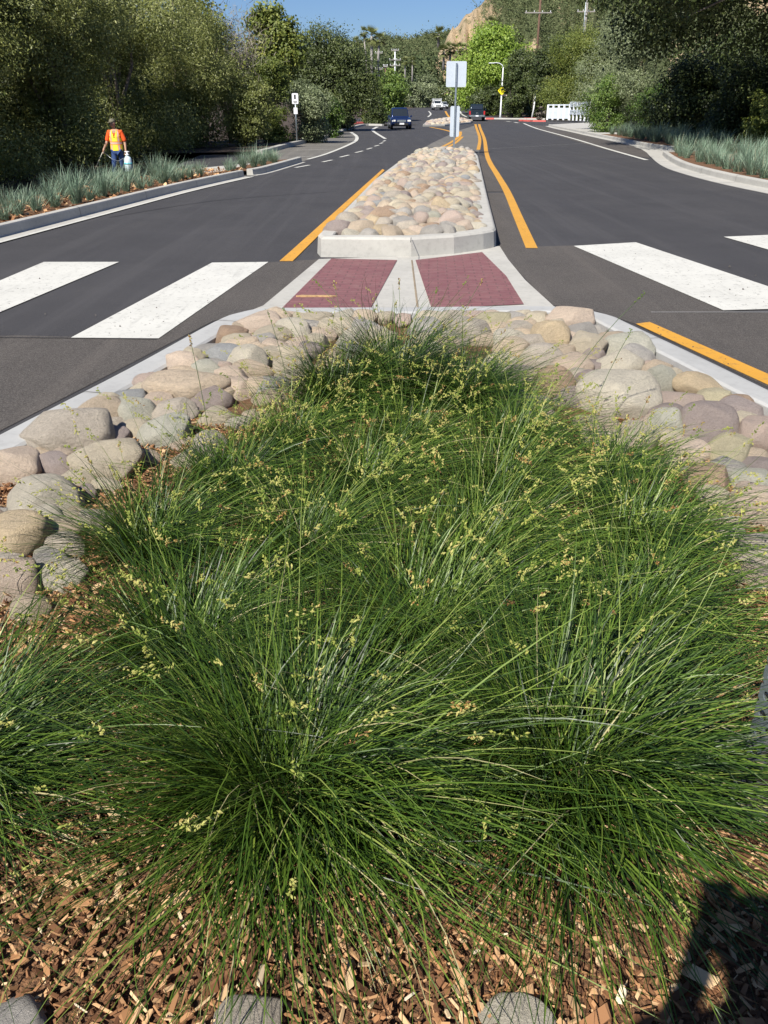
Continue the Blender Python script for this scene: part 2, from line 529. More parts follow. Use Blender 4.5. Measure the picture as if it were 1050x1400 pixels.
band("yellow_line", W((609, 152), (611, 156), (614, 160)), [.35, .35, .3], .0094, M['yellow_paint'])
# white lines
WH = M['white_paint']
band("lane_line", W((884, 219), (828, 203), (771, 186), (716, 168.8)), [.17, .17, .2, .22], .009, WH)
for a, b in (((709, 168.3), (703, 167.2)), ((698, 166.6), (692, 166))):
    band("lane_dash", W(a, b), .3, .0092, WH)
band("lane_line", W((421, 218), (448, 210), (476, 198.5), (487, 192), (487, 186), (480, 181)), [.14, .14, .17, .2, .22, .25], .0096, WH)
band("lane_line", W((527, 190), (514, 182), (509, 177.5), (516, 173.5)), [.18, .22, .25, .3], .0096, WH)
for a, b in (((356, 235.5), (380, 233.5)), ((404, 229.5), (423, 226)), ((441, 221.8), (454, 219)), ((465, 215.2), (477, 212.2)), ((486, 209), (496, 206.5)), ((501.5, 204.4), (508.5, 202.4)), ((512, 200.2), (518, 198.6)), ((519.5, 196.6), (523.5, 195.2)), ((523.5, 193.6), (527, 192.2))):
    band("lane_dash", W(a, b), .12, .0096, WH)
for a, b in (((405, 214.5), (431, 214)), ((405, 205.5), (459, 204.5)), ((432, 198.8), (468, 198)), ((450, 194), (478, 193.4))):
    band("parking_line", W(a, b), .09, .0098, WH)
band("lane_line", W((585, 160), (589, 156), (586, 152)), [.25, .25, .25], .0096, WH)
band("lane_line", W((629, 152), (631, 156), (638, 160)), [.3, .3, .25], .0096, WH)
# a thin dark line across the left lanes, transverse joints in the slurry
band("transverse_line", W((150, 297.5), (300, 274), (460, 262)), .02, .0085, M['black'])
band("transverse_line", W((-100, 462), (97, 463.5), (215, 465)), .012, .0099, M['black'])
band("transverse_line", W((890, 428), (1150, 428)), .012, .0099, M['concrete_grey'])
band("transverse_line", W((664, 204), (800, 196)), .03, .0085, M['concrete_grey'])

def offset_poly(pts, d):
    out = []
    for i, p in enumerate(pts):
        a = pts[max(i - 1, 0)]; b = pts[min(i + 1, len(pts) - 1)]
        t = Vector((b[0] - a[0], b[1] - a[1])).normalized()
        out.append(Vector((p[0] - t.y * d, p[1] + t.x * d)))
    return out

def resample(pts, sub=5):
    pts = [Vector((p[0], p[1])) for p in pts]
    q = []
    for i in range(len(pts) - 1):
        p0 = pts[max(0, i - 1)]; p1 = pts[i]; p2 = pts[i + 1]; p3 = pts[min(len(pts) - 1, i + 2)]
        for k in range(sub):
            t = k / sub
            q.append(0.5 * ((2 * p1) + (p2 - p0) * t + (2 * p0 - 5 * p1 + 4 * p2 - p3) * t * t + (3 * p1 - p0 - 3 * p2 + p3) * t ** 3))
    q.append(pts[-1])
    return q

def kerb(name, pts, side, gutter=.0, h=.15, top=.16, material=None, smooth=True, sub=5, z0=-.03, lip=.012, material_g=None):
    """sweep a kerb; pts = road-side edge; side=+1 builds to the left of travel"""
    q = resample(pts, sub) if smooth else [Vector((p[0], p[1])) for p in pts]
    prof = []
    if gutter > 0: prof += [(0, z0), (0, .008), (gutter, .012)]
    else: prof += [(0, z0)]
    g = gutter
    r = .03
    prof += [(g + .01, .03), (g + .02, h - r), (g + .03, h - .008), (g + .03 + r, h), (g + top - .02, h), (g + top, h - .012), (g + top, z0)]
    lines = [offset_poly(q, side * o) for o, z in prof]
    V = []
    for i in range(len(q)):
        for k, (o, z) in enumerate(prof):
            p = lines[k][i]
            V.append((p.x, p.y, rise(p.y) + z))
    n = len(prof)
    Fc = []
    for i in range(len(q) - 1):
        for k in range(n - 1):
            a = i * n + k
            f = (a, a + 1, a + n + 1, a + n)
            Fc.append(f if side > 0 else f[::-1])
    me = npmesh(name, V, Fc, material or M['concrete'])
    bm = bmesh.new(); bm.from_mesh(me)
    bm.verts.ensure_lookup_table()
    m = len(q)
    try:
        bm.faces.new([bm.verts[k] for k in range(n)])
        bm.faces.new([bm.verts[(m - 1) * n + k] for k in range(n)])
    except Exception:
        pass
    bmesh.ops.recalc_face_normals(bm, faces=bm.faces[:])
    bm.to_mesh(me); bm.free()
    return tag(mobj(name, me), kind="structure"), lines

# left kerb with gutter
kl, LL = kerb("left_kerb", LK, +1, gutter=.22, h=.17, top=.16)
band("gutter_line", [(p.x + .02, p.y) for p in LK], .07, .0145, WH)
seg2 = W((352, 240), (372, 236), (418, 222))
kl2, LL2 = kerb("left_kerb_end", seg2, +1, gutter=.12, h=.17, top=.2)
# far-left kerb, shaded side
FK = W((360, 212), (403, 199.5), (444, 190), (455, 186.5), (465, 181), (476, 178), (485, 175.2), (500, 172), (522, 172.3))
kl3, LL3 = kerb("verge_kerb", FK, +1, h=.17, top=.3, material=M['concrete'])
# right kerb
RK = W((1180, 294), (1050, 265), (1013, 257.3), (976, 249), (942, 240), (913, 230.6), (898, 222), (888.5, 213), (883, 204), (868, 200), (838, 193.4), (801, 185.3), (771, 178.6), (745, 172.5))
kr, RL = kerb("right_kerb", RK[:8], -1, gutter=.45, h=.17, top=.2)
kr2, RLb = kerb("far_right_kerb", W((932, 206), (900, 205), *[(868, 200), (838, 193.4), (801, 185.3), (771, 178.6), (745, 172.5)]), -1, gutter=.35, h=.17, top=.2)
def joints(parent, lines, every, start=1.0, w=.012):
    """tooled contraction joints running over the kerb profile"""
    n = len(lines[0]); prof_n = len(lines)
    bmj = bmesh.new()
    me0 = parent.data
    co = [me0.vertices[i].co.copy() for i in range(n * prof_n)]
    acc = -start
    for i in range(n - 1):
        seg = (co[(i + 1) * prof_n + prof_n - 2] - co[i * prof_n + prof_n - 2]).length
        while acc + seg > 0 and acc <= 0:
            t = -acc / seg
            t2 = min(1, t + w / seg)
            ring = []
            for k in range(prof_n - 1):
                a = co[i * prof_n + k].lerp(co[(i + 1) * prof_n + k], t); b = co[i * prof_n + k].lerp(co[(i + 1) * prof_n + k], t2)
                out = (co[i * prof_n + k] - co[i * prof_n + prof_n - 1]); out.z = 0
                if out.length > 0: out.normalize()
                up = Vector((0, 0, .0022)) + out * .0022
                ring.append((bmj.verts.new(a + up), bmj.verts.new(b + up)))
            for (a, b), (c, d) in zip(ring, ring[1:]): bmj.faces.new((a, b, d, c))
            acc -= every
            break
        acc += seg
    me = bpy.data.meshes.new("control_joint"); bmj.to_mesh(me); bmj.free(); me.materials.append(M['joint'])
    return mobj("control_joint", me, parent)
M['joint'] = mat('joint_dirt', (.10, .09, .08), .95)
joints(kl, LL, 3.0); joints(kl2, LL2, 3.0); joints(kr, RL, 3.0); joints(kr2, RLb, 3.5)
# driveway kerbs painted red and the pavement behind
for pts in ([(709, 165.6), (724, 166.4)], [(728, 166.4), (746, 166.6)]):
    o, _ = kerb("red_kerb", W(*pts)[::-1], -1, h=.16, top=.35, material=M['red_paint'], smooth=False)
kerb("pavement_kerb", W((745, 163.6), (700, 163.4), (660, 163)), -1, h=.15, top=1.2, material=M['concrete'])
kerb("red_kerb", W((734, 163.2), (717, 163.3)), -1, h=.19, top=.2, material=M['red_paint'], smooth=False)
kerb("red_kerb", W((675, 163.3), (664, 163.2)), -1, h=.19, top=.2, material=M['red_paint'], smooth=False)
kerb("red_kerb", W((486, 169.5), (520, 168.3)), +1, h=.16, top=1.0, material=M['red_paint'], smooth=False)

# pavements / beds behind kerbs (built between a kerb's back edge and a further offset)
def bed(name, line, side, depth, z, material, zfar=None, i0=0, i1=None):
    line = line[i0:i1]
    far = offset_poly(line, side * depth) if not callable(depth) else [Vector(depth(p)) for p in line]
    V = []
    for a, b in zip(line, far):
        V += [(a.x, a.y, rise(a.y) + z), (b.x, b.y, rise(b.y) + (z if zfar is None else zfar))]
    Fc = [((2 * i, 2 * i + 2, 2 * i + 3, 2 * i + 1) if side < 0 else (2 * i, 2 * i + 1, 2 * i + 3, 2 * i + 2)) for i in range(len(line) - 1)]
    me = npmesh(name, V, Fc, material)
    bm = bmesh.new(); bm.from_mesh(me); bmesh.ops.recalc_face_normals(bm, faces=bm.faces[:])
    for f in bm.faces:
        if f.normal.z < 0: f.normal_flip()
    bm.to_mesh(me); bm.free()
    return tag(mobj(name, me), kind="structure")
bed("left_planting_bed", LL[-1], +1, 2.6, .12, M['mulch_base'], zfar=-.02)
bed("left_island_bed", LL2[-1], +1, 1.6, .12, M['mulch_base'], zfar=.0)
bed("verge", LL3[-1], +1, 5.0, .13, M['soil'], zfar=.02)
# concrete path on the far left between bed and verge
patch("left_path", [P(235, 236, -.02), P(345, 224, 0), P(352, 236, 0), P(300, 243, 0)], .03, M['concrete'], parent=None)["kind"] = "structure"
patch("left_path", [P(456, 184, .15), P(470, 178, .15), P(458, 177, .15), P(448, 184, .15)], .17, M['concrete'], parent=None)["kind"] = "structure"
# right pavement: from the kerb's back edge to x = 24
rl = RL[-1]
rlb = RLb[-1]
bed("right_planting_bed", rl, -1, lambda p: (p.x + 9, p.y + 5), .135, M['mulch_base'])
bed("right_pavement", rlb, -1, lambda p: (p.x + 6.5, p.y + 9), .15, M['concrete'])
patch("right_path", [P(985, 204, .13), P(1250, 212, .13), P(1250, 199, .13), P(985, 197, .13)], .145, M['concrete'], parent=None)["kind"] = "structure"

patch("kerb_apron", [P(866, 200.8), P(876, 204), P(884, 209), P(889, 214.5), P(915, 216), P(950, 210), P(940, 204.5), P(900, 202.5)], .014, M['concrete'], parent=None)["kind"] = "structure"
_a = rl[-1]; _b = _a + Vector((9, 5))
tag(MB().box(((_a.x + _b.x) / 2, (_a.y + _b.y) / 2 + .06, .06), (math.hypot(9, 5) + .3, .16, .22), Matrix.Rotation(math.atan2(5, 9), 4, 'Z')).build("bed_edging", M['concrete']), kind="structure")

# ---------------------------------------------------------------- raised cobble island
isl_out = [P(436, 353), P(562, 357.5), P(682, 335)]   # base of front face
LTOP = [P(x, y, .24) for x, y in ((436, 319), (474, 283), (512, 245), (550, 217), (568, 208))]
RTOP = [P(x, y, .24) for x, y in ((677, 311), (665, 264), (653, 212), (646, 204))]
FTOP = [P(x, y, .24) for x, y in ((436, 319), (440, 323.5), (500, 324), (562, 324.5), (620, 321), (660, 316), (674, 313.5), (677, 311))]
def ring_kerb(name, pts, w, h, material, z0=-.03):
    """closed ring kerb, pts counter-clockwise outer top edge (world xy)"""
    n = len(pts)
    prof = [(-.03, z0), (-.012, h - .03), (.012, h - .006), (.035, h), (w - .015, h), (w, h - .012), (w, z0)]
    V = []
    for i in range(n):
        a, b, c = pts[i - 1], pts[i], pts[(i + 1) % n]
        t = ((b - a).normalized() + (c - b).normalized()).normalized()
        nn = Vector((-t.y, t.x))
        for o, z in prof:
            V.append((b.x + nn.x * o, b.y + nn.y * o, rise(b.y) + z))
    k = len(prof)
    Fc = []
    for i in range(n):
        for j in range(k - 1):
            Fc.append((i * k + j, ((i + 1) % n) * k + j, ((i + 1) % n) * k + j + 1, i * k + j + 1))
    me = npmesh(name, V, Fc, material)
    bm = bmesh.new(); bm.from_mesh(me); bmesh.ops.recalc_face_normals(bm, faces=bm.faces[:]); bm.to_mesh(me); bm.free()
    return tag(mobj(name, me), kind="structure")
def v2(p): return Vector((p[0], p[1]))
outer = [v2(p) for p in FTOP[:-1]] + [v2(p) for p in RTOP]
bk = P(606, 200, .24)
outer += [Vector((bk.x, bk.y))] + [v2(p) for p in LTOP[::-1][:-1]]
island_kerb = ring_kerb("island_kerb", outer, .2, .24, M['concrete'])
# cast joint in the nose
# inner polygon edges as x(y)
def xof(line, y):
    line = sorted(line, key=lambda p: p.y)
    if y <= line[0].y: return line[0].x
    for a, b in zip(line, line[1:]):
        if y <= b.y: return a.x + (b.x - a.x) * (y - a.y) / (b.y - a.y)
    return line[-1].x
isl_y0 = FTOP[3].y + .18
def yfront(x): return lerp_tab([(p.x, p.y) for p in FTOP], x)
def lerp_tab(tab, u):
    if u <= tab[0][0]: return tab[0][1]
    for (a, b), (c, d) in zip(tab, tab[1:]):
        if u <= c: return b + (d - b) * (u - a) / (c - a + 1e-9)
    return tab[-1][1]
isl_y1 = RTOP[-1].y - .1
patch("island_fill", [(xof(LTOP, isl_y0) + .1, isl_y0 + .3), (FTOP[2].x, isl_y0 - .05), (FTOP[3].x, isl_y0 - .05), (RTOP[0].x - .15, RTOP[0].y + .05), (xof(RTOP, 25) - .1, 25), (RTOP[-1].x - .1, isl_y1), (LTOP[-1].x + .1, isl_y1), (xof(LTOP, 25) + .1, 25)], .10, M['soil'], parent=None)["kind"] = "structure"

# ---------------------------------------------------------------- brick pads between the medians
def brick_mat():
    m, N, L, B = newmat("maroon_brick_paving")
    tc = N.new("ShaderNodeTexCoord"); v = tc.outputs["Object"]
    mp = N.new("ShaderNodeMapping"); L.new(v, mp.inputs[0]); mp.inputs["Rotation"].default_value = (0, 0, R(3))
    br = N.new("ShaderNodeTexBrick"); L.new(mp.outputs[0], br.inputs["Vector"])
    br.inputs["Scale"].default_value = 1.0; br.inputs["Brick Width"].default_value = .2; br.inputs["Row Height"].default_value = .1
    br.inputs["Mortar Size"].default_value = .006; br.inputs["Color1"].default_value = (.165, .062, .070, 1); br.inputs["Color2"].default_value = (.20, .080, .085, 1)
    br.inputs["Mortar"].default_value = (.11, .05, .052, 1)
    d = noise_out(N, L, v, 9, 10, .85, .45, .75)
    mm = N.new("ShaderNodeMath"); mm.operation = 'MULTIPLY'; L.new(d, mm.inputs[0]); mm.inputs[1].default_value = .6
    c = mixrgb(N, L, mm.outputs[0], br.outputs[0], (.26, .17, .15))
    L.new(c, B.inputs["Base Color"]); B.inputs["Roughness"].default_value = .85
    bp = N.new("ShaderNodeBump"); bp.inputs["Strength"].default_value = .6; bp.inputs["Distance"].default_value = .006
    L.new(br.outputs["Fac"], bp.inputs["Height"]); bp.invert = True; L.new(bp.outputs[0], B.inputs["Normal"])
    return m
M['brick'] = brick_mat()
pad = patch("refuge_apron", [P(436, 356), P(360, 420), P(330, 432), P(560, 445), P(790, 432), P(757, 421), P(718, 385), P(695, 357), P(683, 338), P(562, 352)], .016, M['concrete'], parent=None)
tag(pad, kind="structure")
patch("brick_paving", [P(453, 356), P(543, 358), P(505, 428), P(385, 425)], .022, M['brick'], parent=pad)
patch("brick_paving", [P(568, 358), P(659, 347), P(692, 380), P(716, 419), P(590, 425)], .022, M['brick'], parent=pad)
band("sand_joint", [P(563, 358), P(571, 424)], .018, .021, M['dirt'], parent=pad)
band("expansion_joint", [P(562, 325, .24), P(561.5, 332, .24)], .008, .2435, M['black'], parent=island_kerb)

# ---------------------------------------------------------------- near median kerb + bed
BEDZ = .08
near_outer = [(-2.9, -1.5), (-2.75, 0.5)] + [tuple(P(x, y, .15)[:2]) for x, y in ((-160, 672), (0, 588), (168, 503), (289, 438), (325, 425), (360, 419.5))]
right_outer = [tuple(P(x, y, .15)[:2]) for x, y in ((753, 417), (800, 421), (840, 430), (867, 442), (960, 485), (1050, 528), (1180, 590))] + [(2.75, 1.6), (2.85, -1.5)]
cap = [tuple(P(x, y, .15)[:2]) for x, y in ((430, 418.5), (560, 418), (690, 416.5))]
near_line = near_outer + cap + right_outer
near_kerb, NL = kerb("near_median_kerb", near_line, -1, h=.15, top=.24, material=M['concrete_grey'])
inner = NL[-1]
joints(near_kerb, NL, 1.9, .6, .008)
bm_ = MB()
bm_.poly([(p.x, p.y, BEDZ) for p in inner])
bedo = bm_.build("mulch_bed", M['mulch_base'])
if bedo.data.polygons[0].normal.z < 0: bedo.data.flip_normals()
tag(bedo, kind="structure")

# ---------------------------------------------------------------- mulch chips, gravel specks
M['chips'] = leaf_mat('wood_chips', [(0, (.07, .032, .017)), (.22, (.17, .080, .038)), (.45, (.36, .185, .085)), (.72, (.53, .34, .18)), (.9, (.62, .46, .27)), (1, (.64, .56, .44))], .85, 0, .2)
def chips(name, n, xs, ys, size, zb, clip=None, label=""):
    rng = np.random.default_rng(5)
    x = rng.uniform(xs[0], xs[1], n); y = rng.uniform(ys[0], ys[1], n)
    if clip is not None:
        k = clip(x, y); x, y = x[k], y[k]
    n = len(x)
    L = rng.lognormal(math.log(size), .55, n); L = np.clip(L, size * .3, size * 4)
    Wd = L * rng.uniform(.09, .5, n); T = rng.uniform(.0015, .006, n)
    a = rng.uniform(0, math.pi * 2, n)
    pit = rng.normal(0, .33, n); rol = rng.normal(0, .5, n)
    z = zb + rng.uniform(.0, .028, n) + L * .18 * np.abs(np.sin(pit))
    # irregular box
    base = np.array([[-1, -1, -1], [1, -.7, -1], [.8, 1, -1], [-.7, .8, -1], [-1, -1, 1], [1, -.7, 1], [.8, 1, 1], [-.7, .8, 1]], float)
    V = base[None] + rng.uniform(-.28, .28, (n, 8, 3)) * np.array([1, 1, 0])
    V = V * np.stack([L, Wd, T], 1)[:, None] * .5
    cp, sp_ = np.cos(pit), np.sin(pit); cr, sr = np.cos(rol), np.sin(rol); ca, sa = np.cos(a), np.sin(a)
    X, Y, Z = V[..., 0], V[..., 1], V[..., 2]
    Y, Z = Y * cr[:, None] - Z * sr[:, None], Y * sr[:, None] + Z * cr[:, None]
    X, Z = X * cp[:, None] + Z * sp_[:, None], -X * sp_[:, None] + Z * cp[:, None]
    X, Y = X * ca[:, None] - Y * sa[:, None], X * sa[:, None] + Y * ca[:, None]
    V = np.stack([X + x[:, None], Y + y[:, None], Z + z[:, None]], -1).reshape(-1, 3)
    f = np.array([[3, 2, 1, 0], [4, 5, 6, 7], [0, 1, 5, 4], [1, 2, 6, 5], [2, 3, 7, 6], [3, 0, 4, 7]])
    Fc = (f[None] + (np.arange(n) * 8)[:, None, None]).reshape(-1, 4)
    tint = np.repeat(np.clip(rng.beta(1.3, 2.1, n), 0, 1), 8)
    o = mobj(name, npmesh(name, V, Fc, M['chips'], tint))
    return tag(o, label, "mulch", kind="stuff")
innp = [(p.x, p.y) for p in inner]
def inside(x, y):
    r = np.zeros(len(x), bool)
    n = len(innp)
    for i in range(n):
        x0, y0 = innp[i]; x1, y1 = innp[(i + 1) % n]
        c = ((y0 > y) != (y1 > y)) & (x < (x1 - x0) * (y - y0) / (y1 - y0 + 1e-12) + x0)
        r ^= c
    return r
chips("wood_chip_mulch", 75000, (-1.75, 1.9), (.75, 4.4), .017, BEDZ, inside, "orange-brown shredded wood chip mulch covering the near median bed")
def near_left(x, y):
    return np.array([(-2.3 < (xx - left_kerb_x(yy)) < -.42) for xx, yy in zip(x, y)])
o = chips("bark_mulch", 9000, (-9, -3.6), (9, 26), .07, .09, near_left, "dark red bark mulch along the left kerb bed")

def specks(name, n, region, sz, mt, label):
    rng = np.random.default_rng(9)
    V, Fc = [], []
    pts = []
    while len(pts) < n:
        px, py = region(rng)
        p = P(px, py)
        pts.append(p)
    base = np.array([[1, 0, 0], [-.5, .87, 0], [-.5, -.87, 0], [0, 0, 1.1]])
    for i, p in enumerate(pts):
        s = sz * rng.lognormal(0, .5)
        b = base * s + rng.normal(0, .2 * s, (4, 3))
        b[:, 2] = np.maximum(b[:, 2], 0)
        V += [(p.x + q[0], p.y + q[1], .010 + q[2]) for q in b]
        Fc += [(i * 4, i * 4 + 1, i * 4 + 3), (i * 4 + 1, i * 4 + 2, i * 4 + 3), (i * 4 + 2, i * 4, i * 4 + 3)]
    return tag(mobj(name, npmesh(name, V, Fc, mt)), label, "gravel", kind="stuff")
def reg(rng):
    k = rng.random()
    if k < .35: return rng.uniform(690, 1050), rng.uniform(340, 500)
    if k < .5: return rng.uniform(668, 725), rng.uniform(225, 340)
    if k < .85: return rng.uniform(0, 330), rng.uniform(380, 560)
    return rng.uniform(100, 1040), rng.uniform(260, 400)
specks("grit", 1100, reg, .0030, M['joint'], "pale grit scattered over the asphalt near the crosswalk")

# ---------------------------------------------------------------- stones
PAL = {
 'tan': ((.51, .41, .30), (.42, .345, .26), (.22, .17, .12)),
 'cream': ((.62, .54, .40), (.52, .45, .34), (.32, .28, .21)),
 'golden': ((.54, .43, .28), (.46, .37, .25), (.24, .18, .11)),
 'peach': ((.55, .44, .34), (.48, .39, .31), (.27, .20, .15)),
 'pink': ((.44, .34, .28), (.38, .31, .265), (.22, .17, .14)),
 'mauve': ((.34, .28, .25), (.28, .235, .215), (.16, .13, .12)),
 'grey': ((.40, .37, .33), (.32, .30, .27), (.16, .15, .14)),
 'blue-grey': ((.32, .32, .31), (.26, .265, .265), (.13, .13, .13)),
 'green-grey': ((.42, .40, .33), (.36, .35, .285), (.19, .19, .15)),
 'grey-tan': ((.47, .415, .34), (.39, .34, .28), (.15, .13, .10)),
 'brown': ((.40, .28, .19), (.33, .24, .17), (.15, .11, .08)),
 'pale': ((.64, .58, .46), (.55, .50, .40), (.30, .27, .22)),
 'olive': ((.46, .41, .27), (.38, .34, .23), (.18, .16, .11)),
}
GAIN = {'cream': 1.12, 'pale': 1.06}
SM = {k: stone_mat(k.replace('-', '_') + "_stone", *[tuple(min(.75, q * GAIN.get(k, 1.38)) for q in c) for c in v]) for k, v in PAL.items()}
SMF = {k: stone_mat(k.replace('-', '_') + "_stone_mass", *[tuple(min(.75, q * GAIN.get(k, 1.38) * .86) for q in c) for c in v], k=7.0) for k, v in PAL.items()}
def stone_mesh(seed, sub=4, rough=.0):
    bm = bmesh.new()
    bmesh.ops.create_icosphere(bm, subdivisions=sub, radius=1.0)
    rr = random.Random(seed)
    off = Vector((rr.uniform(0, 90), rr.uniform(0, 90), rr.uniform(0, 90)))
    # a few flattening planes give worn facets
    pl = []
    for _ in range(9):
        d = Vector((rr.gauss(0, 1), rr.gauss(0, 1), rr.gauss(0, 1))).normalized()
        pl.append((d, rr.uniform(.66, .93)))
    for v in bm.verts:
        n = v.co.normalized()
        r = 1.04 + .22 * noise.noise(n * .9 + off) + .09 * noise.noise(n * 2.1 + off) + (.018 + rough) * noise.noise(n * 5.5 + off) + (.006 + rough * .5) * noise.noise(n * 14 + off)
        p = n * r
        for d, h in pl:
            k = p.dot(d) - h
            if k > 0: p -= d * k * .82
        v.co = p
    for f in bm.faces: f.smooth = True
    me = bpy.data.meshes.new("cobble")
    bm.to_mesh(me); bm.free()
    me.materials.append(SM['tan'])
    return me
HI = [stone_mesh(i, 4, .0 if i % 3 else .02) for i in range(12)]
LO = [stone_mesh(50 + i, 3) for i in range(10)]
def stone(c, r, colour, label, group, meshes, rz=None, tilt=.15, flat=None):
    o = bpy.data.objects.new("cobble", random.choice(meshes))
    o.location = c
    o.scale = r
    o.rotation_euler = (random.gauss(0, tilt), random.gauss(0, tilt), random.uniform(-.35, .35) if rz is None else rz)
    link(o)
    o.material_slots[0].link = 'OBJECT'
    o.material_slots[0].material = SM[colour]
    tag(o, label, "stone", group)
    return o

